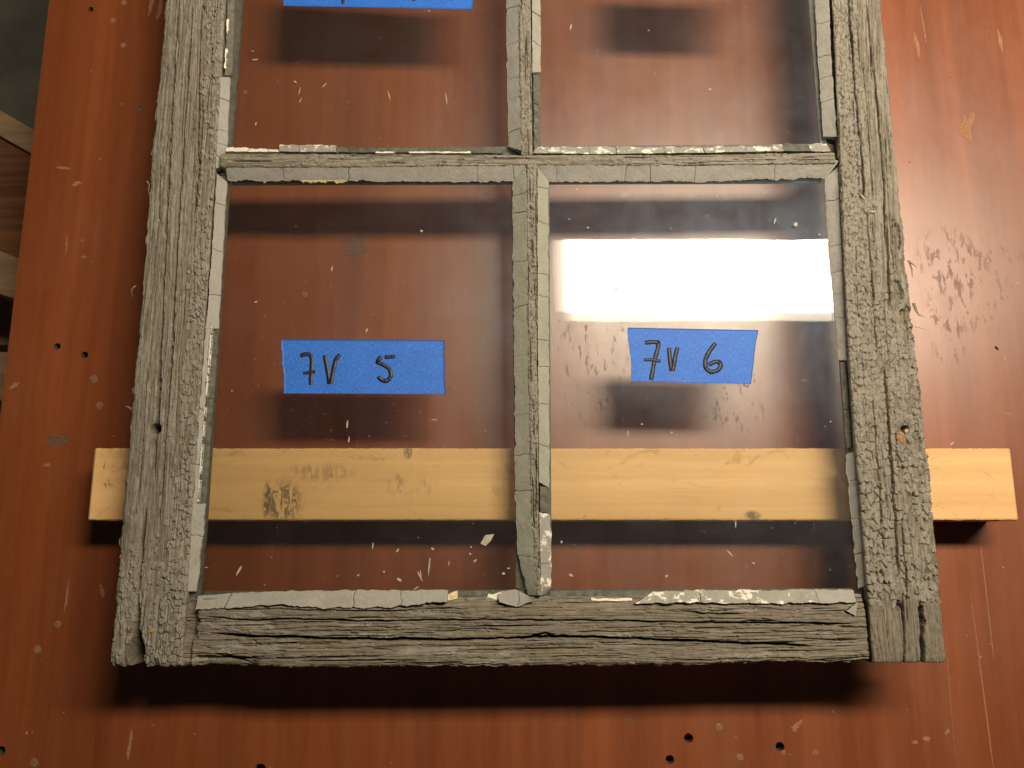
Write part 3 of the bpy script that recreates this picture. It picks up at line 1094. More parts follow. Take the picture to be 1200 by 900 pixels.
def h_rail(m, S, T, w):
    h = grain_h(S, T, 801, 1.15)
    # rounded, eroded bands between the long splits
    h = h + 1.6 * (fbm(S / 6.5, T / 260, 805, 2) - 0.5)
    thin = sstep(0.48, 0.60, fbm(S / 1.2, T / 26, 807, 3))
    patch = sstep(0.50, 0.62, fbm(S / 8, T / 40, 808, 3))
    paint = thin * 0.75 * (0.25 + 0.75 * patch)
    ph, on = paint_layer(S, T, 811, np.clip(0.62 * patch - 0.02, 0, 1), 0.5, 2.8, 8.5, 0.40)
    h = h + ph * 0.8
    paint = np.maximum(paint, on * 0.85)
    cr = [([(240, 742), (300, 746), (420, 749), (500, 750), (600, 748), (660, 745), (740, 749), (870, 754), (960, 757)], 0.95, 10.0),
          ([(232, 722), (300, 727), (350, 725), (420, 728), (560, 726), (700, 727), (830, 730), (1000, 731)], 0.6, 6.0),
          ([(245, 765), (270, 770), (295, 778), (300, 782)], 1.1, 8.0),
          ([(600, 750), (640, 742), (668, 749)], 0.7, 7.0),
          ([(790, 714), (822, 719), (880, 719)], 0.8, 5.0),
          ([(900, 727), (960, 732), (1010, 730)], 0.5, 4.0),
          ([(930, 748), (980, 750), (1015, 749)], 0.6, 5.0),
          ([(250, 713), (330, 714), (420, 716), (560, 713)], 0.4, 3.0),
          ([(700, 738), (780, 740), (860, 742)], 0.3, 2.0),
          ([(430, 738), (520, 736), (610, 738)], 0.3, 2.0)]
    for i, (pp, ww, dd) in enumerate(cr):
        g, near = crack(S, T, [m.px(*k) for k in pp], ww, dd, 830 + i, 0.8, 18)
        h = h + g
        paint = np.where(near, 0.0, paint)
    rr = np.random.default_rng(9)
    for i in range(90):
        s0 = rr.uniform(4, 46)
        t0 = rr.uniform(0, T.max())
        g, near = crack(S, T, [(s0, t0), (s0 + rr.uniform(-1, 1), t0 + rr.uniform(15, 70))], rr.uniform(0.25, 0.5), rr.uniform(1.5, 3.2), 900 + i, 0.5, 8)
        h = h + g
    # recessed tenon cheeks at both ends
    dl = T
    dr = T.max() - T
    n = 2.0 * (fbm(S / 5, T * 0 + 2.0, 871, 3) - 0.5)
    top_l = m.px(232, 742)[0]
    h = h - 4.5 * (1 - sstep(9.5 + 2 * n, 11.5 + 2 * n, dl)) * (1 - sstep(top_l, top_l + 6, S))
    h = h - 2.5 * (1 - sstep(7 + n, 9 + n, dl))
    h = h - 1.8 * (1 - sstep(7.0 + n, 8.5 + n, dr)) - 5.0 * (1 - sstep(1.2 + 0.5 * n, 2.2 + 0.5 * n, dr))
    # lost splinter lower left, gap under the joint
    lo = sstep(m.px(300, 768)[0], m.px(300, 772)[0], S + 3 * (fbm(T / 20, T * 0, 881, 3) - 0.5)) * (1 - sstep(45, 54, T)) * sstep(9, 12, T)
    h = h - 4.0 * lo
    # the glazing side falls away under the putty
    h = h - 4.6 * (1 - sstep(1.5, 8.0, S))
    # eroded lower arris
    h = h - 2.2 * np.exp(-(w - S) / 1.7) * (0.2 + 1.5 * fbm(S / 2, T / 9, 883, 3))
    return h, np.clip(paint, 0, 1)


o_rail = rail.build('rail', h_rail, 0.33, 0.45, rag=(0.3, 2.0), rag_end=(0.8, 0.8), seed=3, parent=sash)
o_rail['label'] = 'bare weathered bottom rail split lengthwise along the grain'

# --- glazing bars: the narrow wooden rib between the putty bevels


def h_bar(seed, cov, vert):
    def f(m, S, T, w):
        h = grain_h(S, T, seed, 0.5)
        cover = np.clip(cov + 0.5 * (fbm(S / 5, T / 18, seed + 11, 3) - 0.5), 0, 1)
        ph, on = paint_layer(S, T, seed + 21, cover, 0.5, 2.4, 3.4, 0.05)
        h = h + ph - 0.25
        thin = sstep(0.40, 0.52, fbm(S / 1.2, T / 20, seed + 17, 3))
        paint = np.maximum(on, 0.8 * thin)
        rr = np.random.default_rng(seed)
        for i in range(int(T.max() / 14)):
            s0 = rr.uniform(0.5, w.max() - 0.5)
            t0 = rr.uniform(0, T.max())
            g, near = crack(S, T, [(s0, t0), (s0 + rr.uniform(-.5, .5), t0 + rr.uniform(10, 40))], rr.uniform(0.28, 0.45), rr.uniform(1.2, 2.6), seed + 31 + i, 0.4, 6)
            h = h + g
            paint = np.where(near, 0, paint)
        return h, np.clip(paint, 0, 1)
    return f


hm = Member('h', wpts([(258, 178), (420, 179), (610, 180), (800, 180), (979, 177)]), wpts([(258, 194), (420, 194), (610, 192), (800, 192), (979, 190)]))
o_hm = hm.build('glazing_bar', h_bar(1001, 0.35, False), 0.30, 0.38, zb=ZG - 0.008, ztop=ZF - 0.0012, rag=(0.5, 0.4), seed=4, parent=sash)
vl = Member('v', wpts([(617, 191), (618, 320), (620, 480), (623, 600), (629, 698)]), wpts([(629, 191), (629, 320), (631, 480), (631, 600), (634, 698)]))
o_vl = vl.build('glazing_bar', h_bar(1101, 0.95, True), 0.30, 0.38, zb=ZG - 0.008, ztop=ZF - 0.0012, rag=(0.35, 0.35), seed=5, parent=sash)
vu_a = wpts([(608, 0), (609, 90), (611, 180)])
vu_b = wpts([(622, 0), (623, 90), (624, 180)])
vu_a.insert(0, (vu_a[0][0], YTOP))
vu_b.insert(0, (vu_b[0][0], YTOP))
vu = Member('v', vu_a, vu_b)
o_vu = vu.build('glazing_bar', h_bar(1201, 0.75, True), 0.30, 0.38, zb=ZG - 0.008, ztop=ZF - 0.0012, rag=(0.35, 0.35), seed=6, parent=sash)
# upper crossbar closing the modelled part, beyond the frame
tp = Member('h', [(la[0][0] + .0, YTOP + 0.030), (rb_[0][0], YTOP + 0.030)], [(la[0][0], YTOP + 0.0005), (rb_[0][0], YTOP + 0.0005)])
tp.build('rail', h_bar(1301, 0.5, False), 0.8, 1.2, rag=(0.5, 0.5), seed=7, parent=sash)

# --- ledges carrying the glass (seen through it and where the putty has gone)


def box(name, x0, x1, y0, y1, z0, z1, mat, parent):
    v = [(x0, y0, z0), (x1, y0, z0), (x1, y1, z0), (x0, y1, z0), (x0, y0, z1), (x1, y0, z1), (x1, y1, z1), (x0, y1, z1)]
    f = [(0, 3, 2, 1), (4, 5, 6, 7), (0, 1, 5, 4), (1, 2, 6, 5), (2, 3, 7, 6), (3, 0, 4, 7)]
    return mesh_py(name, v, f, mat, parent)


GT = 0.0024
ZL = ZG - GT - 0.0002           # ledge top, just below the glass


def quadbox(name, pts, z0, z1, mat, parent):
    """pts: four (x,y) going round"""
    v = [(x, y, z0) for x, y in pts] + [(x, y, z1) for x, y in pts]
    f = [(0, 3, 2, 1), (4, 5, 6, 7), (0, 1, 5, 4), (1, 2, 6, 5), (2, 3, 7, 6), (3, 0, 4, 7)]
    return mesh_py(name, v, f, mat, parent)


def g2(px, py, z=ZG):
    p = P(px, py, z)
    return (p.x, p.y)


# glass opening of the four panes on the plane of the glass (pixels of the sight lines)
PAN = {'ll': [(268, 213), (599, 213), (605, 691), (236, 693)], 'lr': [(644, 214), (966, 211), (1003, 690), (647, 692)],
       'ul': [(278, -20), (593, -20), (596, 172), (270, 172)], 'ur': [(634, -20), (955, -20), (958, 166), (634, 172)]}
Wp = {k: [g2(*q) for q in v] for k, v in PAN.items()}
for k in ('ul', 'ur'):
    tl, tr, br, bl = Wp[k]
    Wp[k] = [(bl[0] + 0.001, YTOP - 0.008), (br[0] - 0.001, YTOP - 0.008), br, bl]


def lerp(a, b, t):
    return (a[0] + (b[0] - a[0]) * t, a[1] + (b[1] - a[1]) * t)


# glass panes run 7 mm under the putty
GP = {}
for k, (tl, tr, br, bl) in Wp.items():
    e = 0.0065
    pts = [(bl[0] - e, bl[1] - e), (br[0] + e, br[1] - e), (tr[0] + e, tr[1] + e), (tl[0] - e, tl[1] + e)]
    GP[k] = quadbox('glass_pane', pts, ZG - GT, ZG, M_GLASS, sash)

# ledges as strips under the glass edge, child of the bar they belong to
xs_l = lambda k, i: Wp[k][i]


def strip(parent, a0, a1, b1, b0, z1=ZL, z0=ZL - 0.0040):
    """a: inner sight line, b: back under the bar"""
    return quadbox('glass_ledge', [a0, a1, b1, b0], z0, z1, M_LEDGE, parent)


def off(p, dx, dy):
    return (p[0] + dx, p[1] + dy)


w_in = 0.016
hm_y0 = hm.ea[2, 1]
hm_y1 = hm.eb[2, 1]
strip(o_left, off(Wp['ll'][3], -0.001, -0.02), off(Wp['ll'][0], -0.001, 0.03), off(Wp['ll'][0], -w_in, 0.03), off(Wp['ll'][3], -w_in, -0.02))
strip(o_left, off(Wp['ul'][3], 0.0, -0.0), off(Wp['ul'][0], 0, 0.0), off(Wp['ul'][0], -w_in, 0.0), off(Wp['ul'][3], -w_in, -0.0), z1=ZL - 0.0003)
strip(o_right, off(Wp['lr'][2], w_in, -0.02), off(Wp['lr'][1], w_in, 0.03), off(Wp['lr'][1], 0.003, 0.03), off(Wp['lr'][2], 0.003, -0.02))
strip(o_right, off(Wp['ur'][2], w_in + 0.004, 0), off(Wp['ur'][1], w_in + 0.004, 0), off(Wp['ur'][1], 0.003, 0), off(Wp['ur'][2], 0.003, 0), z1=ZL - 0.0003)
strip(o_rail, off(Wp['ll'][3], 0.001, -0.02), off(Wp['lr'][2], -0.001, -0.02), off(Wp['lr'][2], -0.001, 0.0), off(Wp['ll'][3], 0.001, 0.0), z1=ZL - 0.0006)
strip(o_hm, off(Wp['ll'][0], 0.001, 0.0), off(Wp['lr'][1], -0.001, 0.0), off(Wp['ur'][2], 0.004, 0.0), off(Wp['ul'][3], -0.002, 0.0), z1=ZL - 0.0009)
strip(o_vl, off(Wp['ll'][2], 0.0, 0.001), off(Wp['lr'][3], 0.0, 0.001), off(Wp['lr'][0], 0.0, -0.001), off(Wp['ll'][1], 0, -0.001), z1=ZL - 0.0012)
strip(o_vu, off(Wp['ul'][2], 0.0, 0.001), off(Wp['ur'][3], 0.0, 0.001), off(Wp['ur'][0], 0.0, -0.001), off(Wp['ul'][1], 0, -0.001), z1=ZL - 0.0015)


# --- putty: bevels from the wood down to the glass, broken into pieces by their cracks
def putty_run(outer_px, inner_px, cuts, mat, seed, name='putty', zo=ZF - 0.0018, zi=ZG + 0.0011, parent=None, rag_in=0.9, rag_out=0.7, gap=0.22, skip=(), mats=None, lift=0.35, slant=0.8, wob=1.0, zlow=None):
    """outer/inner: polylines of pixels in the same running order; cuts: fractions 0..1 of its length where it is cracked"""
    if name == 'bare_putty_edge':
        rag_in, rag_out = max(rag_in, 1.3), 0.8
    po = np.array([P(x, y, zo)[:] for x, y in outer_px])
    pi = np.array([P(x, y, zi)[:] for x, y in inner_px])

    ext = np.abs(np.concatenate([po, pi])[:, :2]).max()
    span = np.ptp(np.concatenate([po, pi])[:, :2], axis=0)
    ax = int(np.argmax(span))
    sg = 1.0 if (po[-1, ax] + pi[-1, ax]) > (po[0, ax] + pi[0, ax]) else -1.0
    m0 = min((po[0, ax] * sg), (pi[0, ax] * sg))
    m1 = max((po[-1, ax] * sg), (pi[-1, ax] * sg))
    L = (m1 - m0) * 1000
    ao = (po[:, ax] * sg - m0) / (m1 - m0)
    ai = (pi[:, ax] * sg - m0) / (m1 - m0)
    bounds = sorted(set([0.0] + list(cuts) + [1.0]))
    rr = np.random.default_rng(seed)
    objs = []
    slants = rr.uniform(-slant, slant, len(bounds))
    for k in range(len(bounds) - 1):
        s_l = slants
        t0, t1 = bounds[k], bounds[k + 1]
        m_ = (mats or {}).get(k, mat)
        du, dv = rr.uniform(-0.25, 0.25, 2)
        lf = rr.uniform(-lift, lift)
        tl = rr.uniform(-0.5, 0.5) * lift
        if k in skip:
            continue
        nt = max(6, int((t1 - t0) * L / 0.55))
        wmm = np.linalg.norm(po[0] - pi[0]) * 1000
        nu = max(6, int(wmm / 0.55))
        u = np.linspace(0, 1, nu)[None, :]
        v = np.linspace(0, 1, nt)[:, None]

        def cutline(idx, tb):
            if tb in (0.0, 1.0):
                return tb + 0 * u + (0.5 * (fbm(u * 6, u * 0 + seed + idx, seed + 7 * idx, 3) - 0.5) * 2.2) / L
            return tb + (s_l[idx] * (u - 0.5) * 2 + 1.6 * (fbm(u * 4, u * 0 + idx, seed + 13 * idx, 3) - 0.5)) / L
        gap_k = gap * rr.choice([0.4, 0.8, 1.0, 1.8])
        c0 = cutline(k, t0) + (gap_k * (0.3 + rr.uniform(0, 0.9)) / L if t0 > 0 else 0)
        c1 = cutline(k + 1, t1) - (gap * (0.3 + rr.uniform(0, 0.9)) / L if t1 < 1 else 0)
        tt = c0 + (c1 - c0) * v
        tf = np.clip(tt, 0, 1)
        O = np.stack([np.interp(tf, ao, po[:, j]) for j in range(3)], -1)
        I = np.stack([np.interp(tf, ai, pi[:, j]) for j in range(3)], -1)
        T = tt * L
        nrm = (I - O)
        wl = np.linalg.norm(nrm, axis=-1, keepdims=True)
        nrm = nrm / wl
        e_in = 1.4 * rag_in * ((fbm(T / 4.5, T * 0 + 2.2, seed + 1, 4) - 0.6) * 2.2 + (vn(T / 0.9, T * 0, seed + 2) - 0.5) * 0.3)
        e_out = rag_out * (fbm(T / 5, T * 0 + 8.2, seed + 3, 4) - 0.5) * 2
        U = u[..., None]
        co = O + (I - O) * U
        co = co + nrm * ((e_in * u ** 3 + e_out * (1 - u) ** 3)[..., None]) / 1000
        h = 0.55 * wob * (fbm(T / 9, u * 2 + T * 0, seed + 4, 3) - 0.5) + 0.25 * wob * (fbm(T / 1.6, u * 6 + T * 0, seed + 5, 3) - 0.5)
        h = h + lf * (u * 0.3 + 0.4) + tl * (v - 0.5) * 2
        # slightly rolled edges
        em = np.minimum(np.minimum(v, 1 - v) * (t1 - t0) * L, np.minimum(u, 1 - u) * wmm)
        h = h - 0.35 * np.exp(-em / 0.35)
        co[..., 2] += h / 1000
        co[..., 0] += du * 0.0002
        zmin = (ZG + 0.0002)
        co[..., 2] = np.maximum(co[..., 2], zmin + 0.0003)
        # skirt
        top = co.reshape(-1, 3)
        nv_ = nt
        idx = np.arange(nv_ * nu).reshape(nv_, nu)
        ring = np.concatenate([idx[0, :], idx[1:, -1], idx[-1, -2::-1], idx[-2:0:-1, 0]])
        low = top[ring].copy()
        low[:, 2] = zmin
        base = len(top)
        n = len(ring)
        sk = np.stack([ring, np.roll(ring, -1), base + np.roll(np.arange(n), -1), base + np.arange(n)], -1)
        quads = np.concatenate([grid_quads(nv_, nu), sk], 0)
        ob = mesh_np(name, np.concatenate([top, low]), quads, m_, parent or sash, smooth=True)
        # sharp rim between the face and its broken edge
        objs.append(ob)
        t_unused = t1
    return objs


def cuts_at(total0, total1, vals):
    return [(v - total0) / (total1 - total0) for v in vals]


# pane 5 (lower left)
putty_run([(254, 203), (245, 340), (241, 385)], [(266, 213), (259, 340), (256, 385)], cuts_at(203, 385, [238, 293, 345]), M_PUTTY, 11, parent=o_left, rag_in=0.6)
putty_run([(241, 385), (232, 500), (226, 590)], [(247, 385), (238, 500), (231, 590)], cuts_at(385, 590, [482, 545]), M_PUTTY, 12, parent=o_left, zi=ZG + 0.006, rag_in=0.6)
putty_run([(226, 590), (219, 660), (214, 693)], [(242, 590), (238, 630), (231, 693)], cuts_at(590, 693, [628]), M_PUTTY, 13, parent=o_left)
putty_run([(247, 382), (239, 480), (231, 588)], [(249, 382), (241, 480), (233, 588)], cuts_at(382, 588, [450, 520]), M_WHITE, 14, 'bare_putty_edge', parent=o_left, zo=ZG + 0.0062, zi=ZG + 0.0035, rag_in=1.0)
putty_run([(250, 382), (241, 490), (233, 600)], [(258, 382), (249, 490), (241, 600)], [0.4], M_RESID, 15, 'putty_bed', parent=o_left, zo=ZG + 0.0012, zi=ZG + 0.0007, rag_in=0.5)
putty_run([(264, 192), (420, 192), (618, 191)], [(266, 212), (420, 212), (603, 213)], cuts_at(266, 600, [330, 402, 545, 585]), M_PUTTY, 16, parent=o_hm, rag_in=1.1)
putty_run([(352, 211), (408, 211)], [(356, 215), (404, 213)], [0.55], mat_plain('yellowed_putty', (0.50, 0.42, 0.22), 0.7, 0.3, 500), 17, 'bare_putty_edge', parent=o_hm, zo=ZG + 0.0022, zi=ZG + 0.0012)
putty_run([(617, 194), (619, 330), (622, 480), (625, 610), (630, 698)], [(601, 210), (601, 330), (603, 480), (604, 610), (607, 650), (618, 697)], cuts_at(201, 698, [235, 257, 318, 373, 432, 500, 545, 585, 657]), M_PUTTY_G, 18, parent=o_vl, rag_in=0.8)
putty_run([(229, 714), (330, 708), (380, 712), (440, 712), (524, 705)], [(232, 697), (330, 692), (440, 691), (525, 691)], cuts_at(229, 524, [268, 415, 470]), M_PUTTY, 19, parent=o_rail, rag_in=0.8, rag_out=2.2, zo=ZF + 0.0016)
putty_run([(517, 706), (536, 702)], [(518, 696), (537, 692)], [], mat_plain('yellowed_putty_chunk', (0.55, 0.46, 0.30), 0.7, 0.3, 500), 20, 'bare_putty_edge', parent=o_rail, zo=ZG + 0.006, zi=ZG + 0.002)
putty_run([(536, 699), (572, 699)], [(538, 692), (571, 692)], [], M_RESID, 21, 'putty_bed', parent=o_rail, zo=ZG + 0.0016, zi=ZG + 0.0008)
putty_run([(570, 703), (590, 703)], [(572, 696), (588, 694)], [], M_WHITE, 22, 'bare_putty_edge', parent=o_rail, zo=ZG + 0.005, zi=ZG + 0.003)
putty_run([(585, 705), (606, 711), (626, 704)], [(582, 694), (604, 690), (618, 697)], [0.6], M_PUTTY, 23, parent=o_rail, zo=ZF + 0.0014, rag_out=1.2)
# pane 6 (lower right)
putty_run([(630, 196), (630, 330), (631, 480), (632, 565)], [(643, 212), (643, 330), (644, 480), (644, 572)], cuts_at(200, 565, [222, 265, 326, 352, 402, 432, 474, 520]), M_PUTTY_G, 31, parent=o_vl, rag_in=0.6)
putty_run([(633, 567), (633, 600)], [(642, 572), (642, 600)], [], M_RESID, 32, 'putty_bed', parent=o_vl, zo=ZG + 0.003, zi=ZG + 0.001)
putty_run([(632, 600), (633, 650), (634, 698)], [(645, 603), (647, 650), (646, 688), (638, 697)], [0.62], M_PUTTY_W, 33, parent=o_vl, rag_in=0.7)
putty_run([(621, 191), (800, 190), (984, 188)], [(640, 213), (800, 213), (968, 209)], cuts_at(630, 976, [660, 738, 765, 815, 905]), M_PUTTY, 34, parent=o_hm, rag_in=1.0)
putty_run([(986, 192), (993, 310), (1001, 422)], [(966, 209), (973, 310), (983, 422)], cuts_at(190, 422, [232, 287, 318, 345, 372]), M_PUTTY, 35, parent=o_right, zo=ZF - 0.003, rag_in=0.6)
putty_run([(994, 424), (1003, 525)], [(984, 424), (992, 525)], [0.55], M_RESID, 36, 'putty_bed', parent=o_right, zo=ZG + 0.0014, zi=ZG + 0.0006, rag_in=0.5)
putty_run([(1006, 528), (1012, 610), (1019, 685)], [(991, 532), (998, 610), (1006, 690)], cuts_at(528, 685, [562, 606, 645]), M_PUTTY, 37, parent=o_right, zo=ZF - 0.003, rag_in=0.9, rag_out=0.6)
putty_run([(642, 701), (765, 700)], [(646, 691), (765, 691)], [0.45], M_RESID, 38, 'putty_bed', parent=o_rail, zo=ZG + 0.0022, zi=ZG + 0.0008)
putty_run([(693, 704), (741, 704)], [(693, 700), (741, 700)], [], M_WHITE, 39, 'bare_putty_edge', parent=o_rail, zo=ZG + 0.006, zi=ZG + 0.004)
putty_run([(745, 707), (823, 706), (900, 707), (1004, 706)], [(766, 693), (823, 691), (900, 691), (1000, 690)], cuts_at(745, 1004, [768, 822, 875, 958]), M_PUTTY_W, 40, parent=o_rail, zo=ZF + 0.0012, rag_in=1.0, rag_out=1.6, mats={4: M_PUTTY})
putty_run([(992, 716), (1003, 722)], [(990, 706), (1006, 705)], [], M_PUTTY, 41, parent=o_rail, zo=ZF + 0.0016, zi=ZF + 0.0014)
# pane 3 (upper left)
putty_run([(255, 90), (250, 180), (249, 197)], [(270, 90), (267, 165), (262, 197)], cuts_at(90, 197, [118, 153, 168, 182]), M_PUTTY, 51, parent=o_left, rag_in=0.4)
putty_run([(269, -60), (263, 88)], [(278, -60), (272, 88)], [0.5], M_LEDGE, 52, 'putty_bed', parent=o_left, zo=ZG + 0.003, zi=ZG + 0.001, rag_in=0.3)
putty_run([(266, 22), (263, 80)], [(268, 22), (265, 80)], [0.3, 0.6], M_WHITE, 53, 'bare_putty_edge', parent=o_left, zo=ZG + 0.005, zi=ZG + 0.004, skip=(1,))
putty_run([(609, -60), (611, 90), (612, 176)], [(593, -60), (594, 90), (596, 172)], cuts_at(-60, 174, [-20, 12, 53, 92, 115, 150]), M_PUTTY, 54, parent=o_vu, rag_in=0.6)
putty_run([(264, 177), (330, 178)], [(266, 171), (325, 175)], [0.4, 0.75], M_WHITE, 55, 'bare_putty_edge', parent=o_hm, zo=ZG + 0.004, zi=ZG + 0.0012, rag_in=1.2)
putty_run([(327, 177), (394, 178)], [(327, 169), (394, 170)], [0.36], M_PUTTY_W, 56, parent=o_hm, zo=ZF - 0.003)
putty_run([(394, 178), (590, 179)], [(394, 172), (590, 174)], [0.3, 0.5, 0.75], M_RESID, 57, 'putty_bed', parent=o_hm, zo=ZG + 0.0018, zi=ZG + 0.0007, rag_in=1.2)
putty_run([(440, 179), (552, 179)], [(440, 177), (552, 177)], [0.2, 0.35, 0.6], M_WHITE, 58, 'bare_putty_edge', parent=o_hm, zo=ZG + 0.005, zi=ZG + 0.003, skip=(1,))
# pane 4 (upper right)
putty_run([(623, -60), (624, 85)], [(633, -60), (634, 84)], cuts_at(-60, 85, [-25, 17, 50]), M_PUTTY, 61, parent=o_vu, rag_in=0.4)
putty_run([(625, 87), (626, 176)], [(632, 87), (633, 174)], [0.4], M_RESID, 62, 'putty_bed', parent=o_vu, zo=ZG + 0.003, zi=ZG + 0.001)
putty_run([(625, 179), (700, 180), (800, 179), (905, 177)], [(628, 172), (700, 171), (800, 172), (905, 170)], cuts_at(625, 905, [645, 690, 722, 778, 824, 872]), M_PUTTY_W, 63, parent=o_hm, zo=ZF - 0.004, rag_in=1.2)
putty_run([(905, 177), (974, 177)], [(905, 168), (968, 168)], [0.2, 0.65], M_PUTTY_W, 64, parent=o_hm, zo=ZF - 0.004, rag_in=1.3, mats={1: M_RESID})
putty_run([(969, -60), (974, 60), (981, 160)], [(953, -60), (958, 60), (965, 160)], cuts_at(-60, 160, [-15, 30, 68, 92, 118]), M_PUTTY, 65, parent=o_right, zo=ZF - 0.003, rag_in=0.5)


# --- small hardware
def rod(name, px, py, z0, z1, r, mat, parent, tilt=(0, 0), n=14):
    c = P(px, py, z1)
    vv, ff = [], []
    rings = [(0.0, 1.0, z0), (0.0, 1.0, z1 - r * 0.2), (0, 0.8, z1)]
    for _, k, z in rings:
        for i in range(n):
            a = 2 * math.pi * i / n
            vv.append((c.x + r * k * math.cos(a) + tilt[0] * (z - z0), c.y + r * k * math.sin(a) + tilt[1] * (z - z0), z))
    for lv in range(2):
        ff += [(lv * n + i, lv * n + (i + 1) % n, (lv + 1) * n + (i + 1) % n, (lv + 1) * n + i) for i in range(n)]
    ff.append(tuple(2 * n + i for i in range(n)))
    ff.append(tuple(range(n))[::-1])
    return mesh_py(name, vv, ff, mat, parent)


rod('peg', 1063, 505, ZF - 0.015, ZF - 0.0012, 0.0016, M_PEG, o_right)
rod('nail', 178, 739, ZF - 0.004, ZF + 0.0009, 0.0015, M_BRASS, o_left)
rod('nail', 998, 180, ZF - 0.004, ZF + 0.0014, 0.0017, M_RUST, o_right)
disc('rust_stain', 1054, 512, 0.0024, ZF, mat_plain('rust_bloom', (0.26, 0.14, 0.06), 0.8, 0.5, 500), o_right, 0.0002, 0.9, 16, 1.6, 0.4, 0.0009)


def sliver(name, pts, w0, mat, parent, zz):
    """thin tapering curl of wood"""
    pw = [P(x, y, z) for (x, y), z in zip(pts, zz)]
    vv, ff = [], []
    n = len(pw)
    for i, p in enumerate(pw):
        d = (pw[min(i + 1, n - 1)] - pw[max(i - 1, 0)]).normalized()
        s = Vector((-d.y, d.x, 0)).normalized()
        w = w0 * (1 - 0.85 * i / (n - 1))
        vv += [p + s * w, p - s * w, p - s * w + Vector((0, 0, -w)), p + s * w + Vector((0, 0, -w))]
    for i in range(n - 1):
        a, b = i * 4, i * 4 + 4
        ff += [(a + k, a + (k + 1) % 4, b + (k + 1) % 4, b + k) for k in range(4)]
    ff += [(0, 3, 2, 1), ((n - 1) * 4, (n - 1) * 4 + 1, (n - 1) * 4 + 2, (n - 1) * 4 + 3)]
    return mesh_py(name, vv, ff, mat, parent)


zs = [ZF - 0.002, ZF - 0.001, ZF, ZF]
sliver('splinter', [(1064, 305), (1068, 308), (1072, 311), (1075, 314)], 0.0007, M_SPLINT, o_right, zs)
sliver('splinter', [(1071, 355), (1074, 364), (1077, 369), (1083, 371)], 0.0010, M_SPLINT, o_right, zs)
sliver('splinter', [(1066, 308), (1069, 316), (1069, 322), (1070, 326)], 0.0006, M_SPLINT, o_right, zs)
sliver('splinter', [(1072, 383), (1078, 384), (1084, 386), (1089, 388)], 0.0002, M_SPLINT, o_right, zs)
for q in ([(180, 188), (176, 184), (173, 180), (175, 175)], [(155, 335), (152, 337), (150, 340), (151, 348)], [(150, 480), (147, 477), (144, 476), (143, 479)], [(153, 462), (152, 458), (151, 456), (152, 454)], [(178, 200), (175, 198), (174, 204), (175, 210)],
          [(168, 212), (171, 216), (170, 224), (171, 230)], [(138, 640), (136, 637), (136, 633), (137, 630)]):
    sliver('splinter', [(a + 4, b) for a, b in q], 0.0006, M_SPLINT, o_left, [ZF - 0.003, ZF - 0.002, ZF - 0.0015, ZF - 0.002])


# ------------------------------------------------------------------ blue tape labels on the glass
def tape(name, corners, label, seed, torn=(1.3, 1.1)):
    tl, tr, br, bl = [P(x, y, ZG) for x, y in corners]
    root = bpy.data.objects.new(name, None)
    c = (tl + tr + br + bl) / 4
    root.location = (c.x, c.y, ZG)
    scene.collection.objects.link(root)
    bpy.context.view_layer.update()
    nv, nu = 40, 90
    u = np.linspace(0, 1, nu)[None, :]
    v = np.linspace(0, 1, nv)[:, None]
    co = np.zeros((nv, nu, 3))
    for k in range(2):
        co[..., k] = (1 - v) * ((1 - u) * tl[k] + u * tr[k]) + v * ((1 - u) * bl[k] + u * br[k])
    vv = np.linspace(0, 1, nv)
    jl = torn[0] * ((fbm(vv * 3.0, vv * 0 + seed, seed, 3) - 0.5) * 2 + 0.4 * (vn(vv * 22, vv * 0, seed + 1) - 0.5)) / 1000
    jr = torn[1] * ((fbm(vv * 3.0, vv * 0 + seed, seed + 4, 3) - 0.5) * 2 + 0.4 * (vn(vv * 22, vv * 0, seed + 2) - 0.5)) / 1000
    co[..., 0] += jl[:, None] * (1 - u) ** 8 + jr[:, None] * u ** 8
    co[..., 2] = ZG + 0.00022 + 0.00010 * (fbm(u * 9 + v * 0, v * 4 + u * 0, seed + 6, 3) - 0.3)
    top = co.reshape(-1, 3)
    low = top.copy()
    low[:, 2] = ZG + 0.00004
    idx = np.arange(nv * nu).reshape(nv, nu)
    ring = np.concatenate([idx[0, :], idx[1:, -1], idx[-1, -2::-1], idx[-2:0:-1, 0]])
    nb = len(top)
    lowr = low[ring]
    n = len(ring)
    sk = np.stack([ring, nb + np.arange(n), nb + np.roll(np.arange(n), -1), np.roll(ring, -1)], -1)
    q = np.concatenate([grid_quads(nv, nu)[:, ::-1], sk], 0)
    mesh_np('tape_strip', np.concatenate([top, lowr]), q, M_TAPE, root, smooth=True)
    tag(root, label, 'tape', 'blue tape labels on the glass')
    return root


